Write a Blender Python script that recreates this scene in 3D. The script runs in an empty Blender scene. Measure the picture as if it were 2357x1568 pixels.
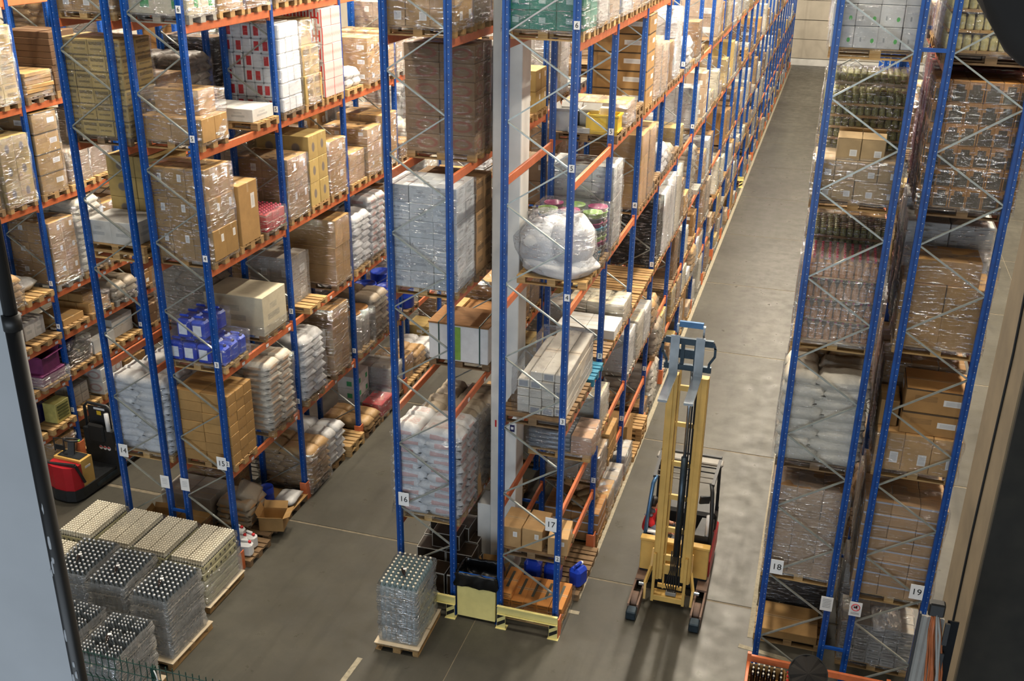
import bpy, bmesh, math, random
from mathutils import Vector, Matrix
random.seed(7)
SC = bpy.context.scene
COL = SC.collection
PI = math.pi

# ------------------------------------------------------------------ camera
cam_d = bpy.data.cameras.new('camera')
cam = bpy.data.objects.new('camera', cam_d); COL.objects.link(cam)
CAM = Vector((3.06747, -14.83863, 12.31157))
yaw, pitch, roll, FPX = -0.29176, 0.404508, 0.0143523, 2391.39
fw = Vector((math.sin(yaw)*math.cos(pitch), math.cos(yaw)*math.cos(pitch), -math.sin(pitch)))
rt = Vector((math.cos(yaw), -math.sin(yaw), 0)); up = rt.cross(fw)
r2 = rt*math.cos(roll)+up*math.sin(roll); u2 = -rt*math.sin(roll)+up*math.cos(roll)
cam.matrix_world = Matrix(((r2.x, u2.x, -fw.x, CAM.x), (r2.y, u2.y, -fw.y, CAM.y), (r2.z, u2.z, -fw.z, CAM.z), (0, 0, 0, 1)))
cam_d.sensor_width = 36.0; cam_d.lens = 36.0*FPX/2357.0
cam_d.clip_start = 0.1; cam_d.clip_end = 300
SC.camera = cam

# ------------------------------------------------------------------ light
SC.view_settings.view_transform = 'Standard'; SC.view_settings.look = 'None'
SC.view_settings.gamma = 1.0; SC.view_settings.exposure = 0.0
SC.view_settings.use_curve_mapping = False
SC.cycles.transparent_max_bounces = 14
SC.cycles.max_bounces = 4; SC.cycles.diffuse_bounces = 2; SC.cycles.glossy_bounces = 2; SC.cycles.use_adaptive_sampling = True; SC.cycles.adaptive_threshold = 0.03
SC.cycles.sample_clamp_indirect = 4.0
W = bpy.data.worlds.new('hall_ambient'); SC.world = W; W.use_nodes = True
W.node_tree.nodes['Background'].inputs[0].default_value = (0.80, 0.88, 1.0, 1)
W.node_tree.nodes['Background'].inputs[1].default_value = 0.05
def area(name, loc, sx, sy, power, color, rot=(0, 0, 0)):
    d = bpy.data.lights.new(name, 'AREA'); d.shape = 'RECTANGLE'; d.size = sx; d.size_y = sy
    d.energy = power; d.color = color
    o = bpy.data.objects.new(name, d); o.location = loc; o.rotation_euler = rot; COL.objects.link(o); return o
WARM = (1.0, 0.88, 0.71)
for lx in (-11.0, -5.2, 1.25, 7.3):             # rows of high-bay lamps over the aisles
    for ly in (-8.0, -2.0, 4.0, 10.0, 16.0, 22.0, 30.0, 39.0, 50.0, 63.0):
        area('high_bay_lamp', (lx, ly, 16.5), 0.5, 1.3, (150 if ly < -5 else 480) if ly < 0 else 1180 if ly < 35 else 1050, WARM)
area('dock_daylight', (0.0, -25.0, 5.5), 22.0, 8.0, 2500, (0.80, 0.90, 1.0), (math.radians(90), 0, 0))

# ------------------------------------------------------------------ shader helpers
class V:
    """a socket with arithmetic"""
    def __init__(s, nt, sock): s.nt = nt; s.s = sock
    def _m(s, op, b=None, c=None, clamp=False):
        n = s.nt.nodes.new('ShaderNodeMath'); n.operation = op; n.use_clamp = clamp
        for i, x in enumerate((s, b, c)):
            if x is None: continue
            if isinstance(x, V): s.nt.links.new(x.s, n.inputs[i])
            else: n.inputs[i].default_value = x
        return V(s.nt, n.outputs[0])
    def __add__(s, b): return s._m('ADD', b)
    def __sub__(s, b): return s._m('SUBTRACT', b)
    def __mul__(s, b): return s._m('MULTIPLY', b)
    def __gt__(s, b): return s._m('GREATER_THAN', b)
    def __lt__(s, b): return s._m('LESS_THAN', b)
    def abs(s): return s._m('ABSOLUTE')
    def fract(s): return s._m('FRACT')
    def clamp(s): return s._m('ADD', 0.0, clamp=True)
    def max(s, b): return s._m('MAXIMUM', b)
    def pow(s, b): return s._m('POWER', b)
def rect(u, v, u0, u1, v0, v1): return (u > u0)*(u < u1)*(v > v0)*(v < v1)
class NT:
    def __init__(s, name):
        s.m = bpy.data.materials.new(name); s.m.use_nodes = True; s.t = s.m.node_tree
        s.b = s.t.nodes['Principled BSDF']
    def n(s, typ): return s.t.nodes.new(typ)
    def v(s, sock): return V(s.t, sock)
    def link(s, a, b): s.t.links.new(a.s if isinstance(a, V) else a, b)
    def coord(s, which='Generated'):
        if which == 'Position': return s.n('ShaderNodeNewGeometry').outputs['Position']
        return s.n('ShaderNodeTexCoord').outputs[which]
    def sep(s, sock):
        n = s.n('ShaderNodeSeparateXYZ'); s.t.links.new(sock, n.inputs[0]); return [s.v(o) for o in n.outputs]
    def mapping(s, sock, scale=(1, 1, 1), rot=(0, 0, 0)):
        n = s.n('ShaderNodeMapping'); s.t.links.new(sock, n.inputs[0]); n.inputs['Scale'].default_value = scale; n.inputs['Rotation'].default_value = rot
        return n.outputs[0]
    def noise(s, vec, scale, detail=3, rough=0.55):
        n = s.n('ShaderNodeTexNoise'); s.t.links.new(vec, n.inputs['Vector']); n.inputs['Scale'].default_value = scale
        n.inputs['Detail'].default_value = detail; n.inputs['Roughness'].default_value = rough
        return s.v(n.outputs[0])
    def ramp(s, fac, lo, hi, a=0.0, b=1.0):
        n = s.n('ShaderNodeMapRange'); s.link(fac, n.inputs[0]); n.clamp = True
        for i, x in zip((1, 2, 3, 4), (lo, hi, a, b)): n.inputs[i].default_value = x
        return s.v(n.outputs[0])
    def mix(s, fac, a, b, mode='MIX'):
        n = s.n('ShaderNodeMix'); n.data_type = 'RGBA'; n.blend_type = mode
        for sock, x in ((n.inputs[0], fac), (n.inputs[6], a), (n.inputs[7], b)):
            if isinstance(x, V): s.link(x, sock)
            elif hasattr(x, 'is_output'): s.t.links.new(x, sock)
            elif isinstance(x, (int, float)): sock.default_value = x
            else: sock.default_value = (*x, 1)
        return n.outputs[2]
    def base(s, c):
        if isinstance(c, tuple): s.b.inputs['Base Color'].default_value = (*c, 1)
        else: s.link(c, s.b.inputs['Base Color'])
    def set(s, **k):
        for a, x in k.items():
            sock = s.b.inputs[a.replace('_', ' ')]
            if isinstance(x, V): s.link(x, sock)
            else: sock.default_value = x
        return s
    def bump(s, h, strength=0.3, dist=0.01):
        n = s.n('ShaderNodeBump'); n.inputs['Strength'].default_value = strength; n.inputs['Distance'].default_value = dist
        s.link(h, n.inputs['Height']); s.link(n.outputs[0], s.b.inputs['Normal'])
def srgb(h):
    h = h.lstrip('#'); return tuple((c/12.92 if c <= .04045 else ((c+.055)/1.055)**2.4) for c in (int(h[i:i+2], 16)/255 for i in (0, 2, 4)))
MAT = {}
def plain(name, hexc, rough=0.5, metal=0.0, var=0.12, scale=8.0, spec=0.5, **k):
    t = NT(name); c = srgb(hexc)
    f = t.noise(t.coord('Object'), scale, 4)
    d = tuple(x*(1-var*2) for x in c); e = tuple(min(1, x*(1+var)) for x in c)
    t.base(t.mix(t.ramp(f, .3, .7), d, e)); t.set(Roughness=rough, Metallic=metal, Specular_IOR_Level=spec, **k)
    MAT[name] = t.m; return t.m

def carton_mat(name, tape=True, sticker=None, prints=None, extra=None, rough=0.75):
    """card carton tinted by the object's own colour; marks are flat print in box coordinates"""
    t = NT(name)
    oi = t.n('ShaderNodeObjectInfo'); col = oi.outputs['Color']; rnd = t.v(oi.outputs['Random'])
    g = t.coord('Generated'); gx, gy, gz = t.sep(g)
    nx, ny, nz = t.sep(t.coord('Normal')); ax = nx.abs() > .6; ay = ny.abs() > .6; az = nz.abs() > .6
    side = (ax+ay).clamp()
    u = ax*gy+ay*gx
    mott = t.noise(t.coord('Object'), 5, 4)
    c = t.mix(t.ramp(mott, .3, .75, 0, .22)+(rnd*.22), col, (0.10, 0.06, 0.03))
    if tape:
        tp = az*((gy-.5).abs() < .045)+ax*((gy-.5).abs() < .045)*(gz > .84)
        c = t.mix((tp*.35).clamp(), c, (0.55, 0.42, 0.26))
        c = t.mix((az*((gy-.5).abs() < .008)*.6).clamp(), c, (0.05, 0.03, 0.02))
    if prints:
        for (u0, u1, v0, v1, pc, st, mask) in prints:
            r = rect(u, gz, u0, u1, v0, v1)*(side if mask == 's' else ay if mask == 'y' else ax)
            r = r*t.ramp(t.noise(t.mapping(g, (1.2, 1.2, 14)), 6, 2), .35, .6, .35, 1)
            c = t.mix((r*st).clamp(), c, pc)
    if extra: c = extra(t, c, u, gx, gy, gz, ax, ay, az, side)
    if sticker:
        u0, u1, v0, v1 = sticker
        r = rect(u, gz, u0, u1, v0, v1)*side
        c = t.mix((r*.92).clamp(), c, (0.72, 0.72, 0.70))
        ln = rect(u, gz, u0+.04, u1-.04, v0+.04, v1-.05)*side*t.ramp((gz*60).fract(), .45, .55)
        c = t.mix((ln*.4).clamp(), c, (0.1, 0.1, 0.1))
    t.base(c); t.set(Roughness=rough, Specular_IOR_Level=.3)
    t.bump(t.noise(t.coord('Object'), 14, 3), .15, .01)
    MAT[name] = t.m
K = (0.05, 0.04, 0.03)
def ex_dots(colr, r0=.16):
    def f(t, c, u, gx, gy, gz, ax, ay, az, side):
        d = ((u-.5)*(u-.5)+(gz-.5)*(gz-.5)*.6)
        k = (t.ramp(d, r0*r0*.6, r0*r0*1.3, 1, 0)*side*.75)
        return t.mix(k.clamp(), c, colr)
    return f
def ex_ring(colr):
    def f(t, c, u, gx, gy, gz, ax, ay, az, side):
        d = ((u-.62)*(u-.62)+(gz-.5)*(gz-.5)).pow(.5)
        k = (t.ramp((d-.26).abs(), .03, .08, 1, 0)*side*.5)
        return t.mix(k.clamp(), c, colr)
    return f
def ex_band(v0, v1, colr, st=.9):
    def f(t, c, u, gx, gy, gz, ax, ay, az, side):
        return t.mix(((gz > v0)*(gz < v1)*side*st).clamp(), c, colr)
    return f
def ex_redwhite(t, c, u, gx, gy, gz, ax, ay, az, side):
    w = (0.62, 0.55, 0.54); red = (0.55, 0.035, 0.03)
    c = t.mix(side, c, w)
    c = t.mix((ay*(((u*2).fract()-.5).abs() > .36)).clamp(), c, red)
    k = ay*((u-.5).abs() < .30)*((u-.5).abs() > .20)*((gz-.5).abs() < .32)+ay*((u-.5).abs() < .3)*((gz-.5).abs() < .06)
    c = t.mix(k.clamp(), c, red)
    p = ax*t.ramp(((gz*1.0+(u*9.0).fract()*.2)-.6).abs(), .03, .09, 1, 0)*.55
    c = t.mix((ax*.5).clamp(), c, (0.66, 0.30, 0.28))
    return t.mix(p.clamp(), c, (0.6, 0.12, 0.1))
def ex_greendot(t, c, u, gx, gy, gz, ax, ay, az, side):
    d = (u-.78)*(u-.78)*2.2+(gz-.36)*(gz-.36)
    c = t.mix((t.ramp(d, .010, .014, 1, 0)*side).clamp(), c, (0.10, 0.42, 0.10))
    return t.mix((rect(u, gz, .25, .32, .3, .5)*side*.6).clamp(), c, (0.15, 0.17, 0.17))
def ex_greensq(t, c, u, gx, gy, gz, ax, ay, az, side):
    return t.mix((rect(u, gz, .52, .80, .22, .62)*side*.9).clamp(), c, (0.01, 0.28, 0.08))
def ex_shape(t, c, u, gx, gy, gz, ax, ay, az, side):      # tray cut-out that shows a dark bottle
    k = rect(u, gz, .08, .92, .04, .60)+rect(u, gz, .24, .76, .6, .84)
    c = t.mix((k*side*.85).clamp(), c, (0.045, 0.055, 0.045))
    return c
def ex_edges(t, c, u, gx, gy, gz, ax, ay, az, side):      # white printed edge lines
    e = ((u-.5).abs() > .47)*side+((gz-.5).abs() > .46)*side+az*((gx-.5).abs() > .485)+az*((gy-.5).abs() > .47)
    return t.mix((e*.8).clamp(), c, (0.55, 0.55, 0.52))
carton_mat('card')
carton_mat('card_sticker', sticker=(.56, .86, .2, .5))
carton_mat('card_sticker_small', sticker=(.62, .82, .55, .8))
carton_mat('card_text', prints=[(.1, .9, .72, .9, K, .8, 's'), (.2, .8, .3, .5, K, .6, 's')])
carton_mat('card_text_heavy', prints=[(.08, .92, .66, .86, K, .85, 's'), (.15, .85, .34, .46, K, .7, 's'), (0, 1, 0, .10, K, .85, 's')])
carton_mat('card_dots', extra=ex_dots((0.10, 0.10, 0.13)))
carton_mat('card_ring', extra=ex_ring((0.30, 0.06, 0.05)), prints=[(.1, .35, .15, .3, K, .5, 's')])
carton_mat('card_blacktape', extra=ex_band(.94, 1.01, (0.03, 0.025, 0.02)), sticker=(.6, .9, .4, .66), prints=[(.15, .5, .5, .75, K, .35, 's')])
carton_mat('card_bluetape', extra=ex_band(.80, .93, (0.42, 0.46, 0.55)))
carton_mat('card_redwhite', tape=False, extra=ex_redwhite)
carton_mat('card_greendot', tape=False, extra=ex_greendot)
carton_mat('card_greensquare', tape=False, extra=ex_greensq)
carton_mat('card_cutout', tape=False, extra=ex_shape)
carton_mat('card_whiteedge', tape=False, extra=ex_edges, rough=.35)
carton_mat('card_white_print', tape=False, prints=[(.2, .7, .35, .5, (.12, .14, .16), .5, 's'), (.3, .6, .6, .75, (.12, .14, .16), .35, 's')])
carton_mat('card_teal', tape=False, prints=[(.35, .6, .35, .65, (.75, .9, .85), .6, 's')], rough=.4)

def sack_mat(name, pc=None):
    t = NT(name); oi = t.n('ShaderNodeObjectInfo'); col = oi.outputs['Color']; rnd = t.v(oi.outputs['Random'])
    f = t.noise(t.coord('Object'), 7, 4)
    c = t.mix(t.ramp(f, .35, .75, 0, .16)+rnd*.08, col, (0.16, 0.14, 0.12))
    if pc:
        gx, gy, gz = t.sep(t.coord('Generated'))
        k = rect(gx, gy, .2, .8, .3, .7)*t.ramp(t.noise(t.mapping(t.coord('Generated'), (2, 8, 1)), 5, 2), .45, .6)
        k = k+((gy-.5).abs() > .44)*((gx-.5).abs() < .22)+((gx-.5).abs() > .46)*((gy-.5).abs() < .25)
        c = t.mix((k*.45).clamp(), c, pc)
    t.base(c); t.set(Roughness=.42, Specular_IOR_Level=.45)
    t.bump(t.noise(t.coord('Object'), 10, 5, .65), .55, .03); MAT[name] = t.m
sack_mat('sack'); sack_mat('sack_orange', (0.62, 0.28, 0.06)); sack_mat('sack_red', (0.5, 0.10, 0.05))

def film_mat(name, tint=(0.95, 0.97, 1.0), haze=.05, gloss=.16, gain=.3, crease=16, dist=.07):
    t = NT(name); nt = t.t; nt.nodes.remove(t.b); out = nt.nodes['Material Output']
    vec = t.coord('Object')
    st = t.noise(t.mapping(vec, (1.6, 1.6, 9), (0.2, 0.15, 0)), 3.2, 2, .6)
    cr = t.noise(vec, crease, 3, .7)
    bmp = t.n('ShaderNodeBump'); bmp.inputs['Strength'].default_value = 1.0; bmp.inputs['Distance'].default_value = dist
    t.link(st+cr*.5, bmp.inputs['Height'])
    tr = t.n('ShaderNodeBsdfTransparent'); gl = t.n('ShaderNodeBsdfGlossy'); df = t.n('ShaderNodeBsdfDiffuse')
    tr.inputs[0].default_value = (*tint, 1); gl.inputs[0].default_value = (.9, .92, .95, 1); gl.inputs['Roughness'].default_value = .10
    df.inputs[0].default_value = (.8, .8, .78, 1)
    t.link(bmp.outputs[0], gl.inputs['Normal']); t.link(bmp.outputs[0], df.inputs['Normal'])
    lw = t.n('ShaderNodeLayerWeight'); lw.inputs[0].default_value = .25
    fac = t.ramp(st+(cr-.5)*.25, .53, .68, gloss*.28, gloss+gain)+t.v(lw.outputs['Fresnel'])*.28
    m1 = t.n('ShaderNodeMixShader'); m1.inputs[0].default_value = haze
    t.link(tr.outputs[0], m1.inputs[1]); t.link(df.outputs[0], m1.inputs[2])
    m2 = t.n('ShaderNodeMixShader'); t.link(fac.clamp(), m2.inputs[0])
    t.link(m1.outputs[0], m2.inputs[1]); t.link(gl.outputs[0], m2.inputs[2])
    t.link(m2.outputs[0], out.inputs[0]); MAT[name] = t.m
film_mat('film', haze=.03, gloss=.24, gain=.46); film_mat('film_hazy', haze=.18, gloss=.24, gain=.34); film_mat('film_silver', tint=(.75, .78, .82), haze=.26, gloss=.40, gain=.34, crease=3, dist=.05); film_mat('film_light', haze=.02, gloss=.10, gain=.18)
film_mat('film_dark', tint=(.25, .24, .23), haze=.04, gloss=.2, gain=.3)

def wood_mat(name, a, b):
    t = NT(name); oi = t.n('ShaderNodeObjectInfo'); rnd = t.v(oi.outputs['Random'])
    f = t.noise(t.mapping(t.coord('Object'), (2, 16, 16)), 3, 4)
    c = t.mix(t.ramp(f, .3, .7), srgb(a), srgb(b)); c = t.mix(rnd*.45, c, (.12, .08, .05), 'MIX')
    t.base(c); t.set(Roughness=.8, Specular_IOR_Level=.2); t.bump(f, .25, .01); MAT[name] = t.m
wood_mat('wood_new', '#b08a55', '#d3b27c'); wood_mat('wood_old', '#6f5b43', '#94795a'); wood_mat('wood_grey', '#85817a', '#a8a59b')
wood_mat('wood_mid', '#92744c', '#b99665'); wood_mat('plywood', '#8a5f36', '#ab7c4a')

def upright_mat():
    t = NT('blue_steel'); x, y, z = t.sep(t.coord('Object'))
    f = t.noise(t.coord('Object'), 6, 4)
    c = t.mix(t.ramp(f, .3, .7), srgb('#073a80'), srgb('#094a9a'))
    nx, ny, nz = t.sep(t.coord('Normal'))
    w = (z*10.0).fract()-.5
    dd = w*w*.01+(x-.022)*(x-.022)
    dot = (dd < .00004)*(ny.abs() > .6)
    c = t.mix(dot, c, (.40, .44, .52))
    w2 = (z*20.0).fract()-.5
    slot = (w2.abs() < .22)*((y-.012).abs() < .007)*(nx.abs() > .6)
    c = t.mix(slot, c, (.008, .012, .05))
    t.base(c); t.set(Roughness=.38, Specular_IOR_Level=.5); MAT['blue_steel'] = t.m
upright_mat()
plain('orange_steel', '#c66c42', .42, var=.08); plain('galvanised', '#9da39f', .38, .55, var=.12); plain('blue_plain', '#0b4a9c', .4)
plain('yellow_paint', '#e3d58a', .5, var=.06, scale=3); plain('black_paint', '#141414', .5); plain('white_paper', '#e2e4e6', .6, var=.02)
plain('ink', '#101010', .6, var=0); plain('ink_grey', '#8b8d90', .6, var=0); plain('ink_red', '#c43a44', .6, var=0)
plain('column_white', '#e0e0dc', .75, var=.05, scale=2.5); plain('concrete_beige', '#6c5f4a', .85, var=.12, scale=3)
plain('wall_panel', '#b9b1a2', .7, var=.05, scale=1.2); plain('wall_dark', '#6b675f', .8, var=.08)
plain('truck_yellow', '#dab262', .42, var=.08, scale=3); plain('truck_red', '#b3202a', .38, var=.06, scale=3)
plain('truck_dark', '#22262a', .45, var=.15); plain('truck_blue', '#4f78a3', .3, .5); plain('steel_bright', '#b9c3cc', .22, .9, var=.12, scale=5)
plain('steel_dark', '#3c4a55', .35, .7, var=.15); plain('rubber', '#171717', .75); plain('tyre_brown', '#7a6355', .7)
plain('plastic_blue', '#1c3fb4', .3, var=.08, scale=3, Subsurface_Weight=0.0); plain('plastic_navy', '#1e1f55', .35); plain('plastic_white', '#d9dbdc', .3, var=.04)
plain('cap_red', '#c8232b', .4); plain('cap_pale', '#d9d2bf', .35, var=.04); plain('cream_liquid', '#d8cfa0', .4, var=.06)
plain('label_dark', '#4b4a3c', .6); plain('bag_black', '#0e0f11', .22, var=.2, scale=4); plain('crate_yellow', '#d8b432', .4, var=.06)
plain('crate_lime', '#b9b26a', .45); plain('crate_olive', '#55562a', .5); plain('bucket_green', '#86b04a', .35); plain('bucket_magenta', '#a02a68', .35)
plain('bucket_grey', '#5a5c60', .35); plain('bucket_blue', '#4b93b8', .35); plain('magenta_card', '#6d2c5a', .55); plain('red_card', '#b02c33', .5)
plain('maroon_card', '#7a2230', .55); plain('skin', '#c79074', .5, var=.04); plain('cloth_red', '#c3161f', .75, var=.1); plain('cloth_grey', '#6d7380', .8, var=.1)
plain('hair', '#140f0d', .5); plain('fence_green', '#123a31', .5); plain('cable_orange', '#9c5326', .5, var=.15); plain('panel_grey', '#8a8780', .55, var=.05)
plain('white_wall', '#94979a', .7, var=.06, scale=1.5); plain('dark_cloth', '#17130f', .85); plain('line_cream', '#938b76', .7, var=.15, scale=14)
plain('tube_grey', '#8f969c', .35, .3); plain('kraft', '#a3845a', .8, var=.12); plain('jar_olive', '#8d8a55', .25, var=.25, scale=20); plain('jar_cream', '#c9bd86', .3, var=.15, scale=12)
plain('pink_cap', '#b02a4c', .35); plain('bottle_amber', '#c98d55', .2, var=.2); plain('pallet_blue', '#2f7f9e', .7)
plain('concrete_shaded', '#221f18', .9, var=.2, scale=5); plain('dark_brown', '#3c2a1e', .8, var=.2); plain('paper_crumple', '#c9c2b4', .7)
def glass_mat(name, hexc, alpha=.5):
    t = NT(name); t.base(srgb(hexc)); t.set(Roughness=.08, Alpha=alpha, Specular_IOR_Level=.8); MAT[name] = t.m
glass_mat('glass_grey', '#5d6468', .9); plain('cap_silver', '#c6c9cc', .35, .25, var=.03); glass_mat('glass_dark', '#1a1210', .95); glass_mat('glass_aqua', '#8fa6ad', .7); glass_mat('film_edge', '#c6ccd0', .5)
def floor_mat():
    t = NT('concrete_floor'); p = t.coord('Position')
    a = t.noise(p, .35, 5, .6); b = t.noise(p, 2.2, 6, .65); c3 = t.noise(p, 14, 4, .6); s = t.noise(t.mapping(p, (3, .35, 1)), 1.3, 5, .6)
    c = t.mix(t.ramp(a, .35, .65), srgb('#45433c'), srgb('#56544c'))
    c = t.mix(t.ramp(b, .42, .72, 0, .45), c, srgb('#3a3934'))
    c = t.mix(t.ramp(s, .52, .72, 0, .35), c, srgb('#32312d'))
    c = t.mix(t.ramp(c3, .62, .78, 0, .3), c, srgb('#69675e'))
    t.base(c); t.set(Roughness=t.ramp(b, .3, .7, .25, .46), Specular_IOR_Level=.28)
    MAT['concrete_floor'] = t.m
floor_mat()
plain('joint_filler', '#766d5b', .85, var=.15, scale=9)

# ------------------------------------------------------------------ mesh helpers
MESH = {}
def raw_mesh(name, verts, faces, mat=None, smooth=False):
    me = bpy.data.meshes.new(name); me.from_pydata([tuple(v) for v in verts], [], faces); me.update()
    if smooth: me.polygons.foreach_set('use_smooth', [True]*len(me.polygons))
    if mat: me.materials.append(MAT[mat])
    return me
def shared(key, mat, fn, smooth=False):
    k = (key, mat)
    if k not in MESH:
        v, f = fn(); MESH[k] = raw_mesh(key.split('|')[0], v, f, mat, smooth)
    return MESH[k]
def box_vf(sx, sy, sz, b=0.0, o=(0, 0, 0)):
    """box centred in x,y with its base at z=0, chamfered edges"""
    x, y, z = sx/2, sy/2, sz; ox, oy, oz = o
    if b <= 0:
        v = [(-x, -y, 0), (x, -y, 0), (x, y, 0), (-x, y, 0), (-x, -y, z), (x, -y, z), (x, y, z), (-x, y, z)]
        f = [(0, 3, 2, 1), (4, 5, 6, 7), (0, 1, 5, 4), (1, 2, 6, 5), (2, 3, 7, 6), (3, 0, 4, 7)]
    else:
        v = []; idx = {}
        h = z/2
        for sxn in (-1, 1):
            for syn in (-1, 1):
                for szn in (-1, 1):
                    for a in range(3):
                        p = [sxn*(x-b), syn*(y-b), szn*(h-b)]; p[a] += (sxn, syn, szn)[a]*b
                        idx[(sxn, syn, szn, a)] = len(v); v.append((p[0], p[1], p[2]+h))
        f = []
        def q(keys): f.append(tuple(idx[k] for k in keys))
        for s in (-1, 1):
            r = [(-1, -1), (1, -1), (1, 1), (-1, 1)]
            q([(s, c, d, 0) for c, d in (r if s > 0 else r[::-1])])
            q([(c, s, d, 1) for c, d in (r[::-1] if s > 0 else r)])
            q([(c, d, s, 2) for c, d in (r if s > 0 else r[::-1])])
        for s in (-1, 1):
            for d in (-1, 1):
                e = [(s, d, -1, 0), (s, d, -1, 1), (s, d, 1, 1), (s, d, 1, 0)]; q(e if s*d > 0 else e[::-1])
                e = [(s, -1, d, 2), (s, -1, d, 0), (s, 1, d, 0), (s, 1, d, 2)]; q(e if s*d < 0 else e[::-1])
                e = [(-1, s, d, 1), (-1, s, d, 2), (1, s, d, 2), (1, s, d, 1)]; q(e if s*d < 0 else e[::-1])
                for k in (-1, 1):
                    e = [(s, d, k, 0), (s, d, k, 1), (s, d, k, 2)]; q(e if s*d*k > 0 else e[::-1])
    return [(a+ox, c+oy, d+oz) for a, c, d in v], f
def box(name, mat, sx, sy, sz, b=0.0):
    return shared('%s|box%.3f,%.3f,%.3f,%.3f' % (name, sx, sy, sz, b), mat, lambda: box_vf(sx, sy, sz, b))
def merge(parts):
    V_, F_ = [], []
    for v, f in parts:
        o = len(V_); V_ += list(v); F_ += [tuple(i+o for i in q) for q in f]
    return V_, F_
def xf(vf, loc=(0, 0, 0), rot=(0, 0, 0), sc=(1, 1, 1)):
    from mathutils import Euler
    m = Matrix.Translation(loc) @ Euler(rot).to_matrix().to_4x4() @ Matrix.Diagonal((*sc, 1))
    return [tuple(m @ Vector(p)) for p in vf[0]], vf[1]
def lathe_vf(prof, n=10, cap=True):
    """profile of (r, z) from bottom to top"""
    v, f = [], []
    for r, z in prof:
        for i in range(n): a = 2*PI*i/n; v.append((r*math.cos(a), r*math.sin(a), z))
    for j in range(len(prof)-1):
        for i in range(n): k = (i+1) % n; f.append((j*n+i, j*n+k, (j+1)*n+k, (j+1)*n+i))
    if cap:
        f.append(tuple(range(n))[::-1]); f.append(tuple((len(prof)-1)*n+i for i in range(n)))
    return v, f
def tube_vf(pts, r, n=8, cap=True):
    pts = [Vector(p) for p in pts]; v, f = [], []; prev = None
    for i, p in enumerate(pts):
        d = (pts[min(i+1, len(pts)-1)]-pts[max(i-1, 0)]).normalized()
        if prev is None:
            a = d.orthogonal().normalized()
        else: a = (prev-d*prev.dot(d)).normalized()
        prev = a; b = d.cross(a); rr = r[i] if isinstance(r, (list, tuple)) else r
        for k in range(n): t = 2*PI*k/n; v.append(p+(a*math.cos(t)+b*math.sin(t))*rr)
    for j in range(len(pts)-1):
        for i in range(n): k = (i+1) % n; f.append((j*n+i, j*n+k, (j+1)*n+k, (j+1)*n+i))
    if cap: f.append(tuple(range(n))[::-1]); f.append(tuple((len(pts)-1)*n+i for i in range(n)))
    return [tuple(p) for p in v], f
def bar_vf(a, b, w, h, upv=(0, 0, 1)):
    a, b = Vector(a), Vector(b); d = (b-a).normalized(); u = Vector(upv)
    if abs(d.dot(u)) > .99: u = Vector((0, 1, 0))
    s = d.cross(u).normalized(); t = s.cross(d); v = []
    for p in (a, b):
        for i, j in ((-1, -1), (1, -1), (1, 1), (-1, 1)): v.append(tuple(p+s*i*w/2+t*j*h/2))
    return v, [(0, 1, 2, 3)[::-1], (4, 5, 6, 7), (0, 1, 5, 4), (1, 2, 6, 5), (2, 3, 7, 6), (3, 0, 4, 7)]
def prism_vf(pts, z0, z1):
    n = len(pts); v = [(x, y, z0) for x, y in pts]+[(x, y, z1) for x, y in pts]
    return v, [tuple(range(n))[::-1], tuple(range(n, 2*n))]+[(i, (i+1) % n, n+(i+1) % n, n+i) for i in range(n)]
def pillow_vf(sx, sy, sz, seed=0, nu=9, nv=7, p=4.0, ex=.45):
    rnd = random.Random(seed); v, f = [], []; ph = [rnd.uniform(0, 6.28) for _ in range(6)]
    def hgt(a, b):
        e = max(0, 1-abs(a)**p)**ex*max(0, 1-abs(b)**p)**ex
        return e*(1+.10*math.sin(3*a+ph[0])+.08*math.sin(4*b+ph[1]+2*a)+.05*math.sin(9*a+5*b+ph[2]))
    top, bot = {}, {}
    for i in range(nu):
        for j in range(nv):
            a = -1+2*i/(nu-1); b = -1+2*j/(nv-1); h = hgt(a, b); edge = i in (0, nu-1) or j in (0, nv-1)
            pin = 1-.05*(abs(a)**6)*(abs(b)**2)
            x = a*sx/2*(1+.02*math.sin(5*b+ph[3])); y = b*sy/2*pin*(1+.03*math.sin(4*a+ph[4]))
            z0 = sz*.5+sz*.08*math.sin(2*a+ph[5])*(abs(a)**3)
            if edge: top[i, j] = bot[i, j] = len(v); v.append((x, y, z0))
            else:
                top[i, j] = len(v); v.append((x, y, z0+h*sz*.5)); bot[i, j] = len(v); v.append((x, y, max(0, z0-h*sz*.5)))
    for i in range(nu-1):
        for j in range(nv-1):
            f.append((top[i, j], top[i+1, j], top[i+1, j+1], top[i, j+1]))
            f.append((bot[i, j], bot[i, j+1], bot[i+1, j+1], bot[i+1, j]))
    return v, f
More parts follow.
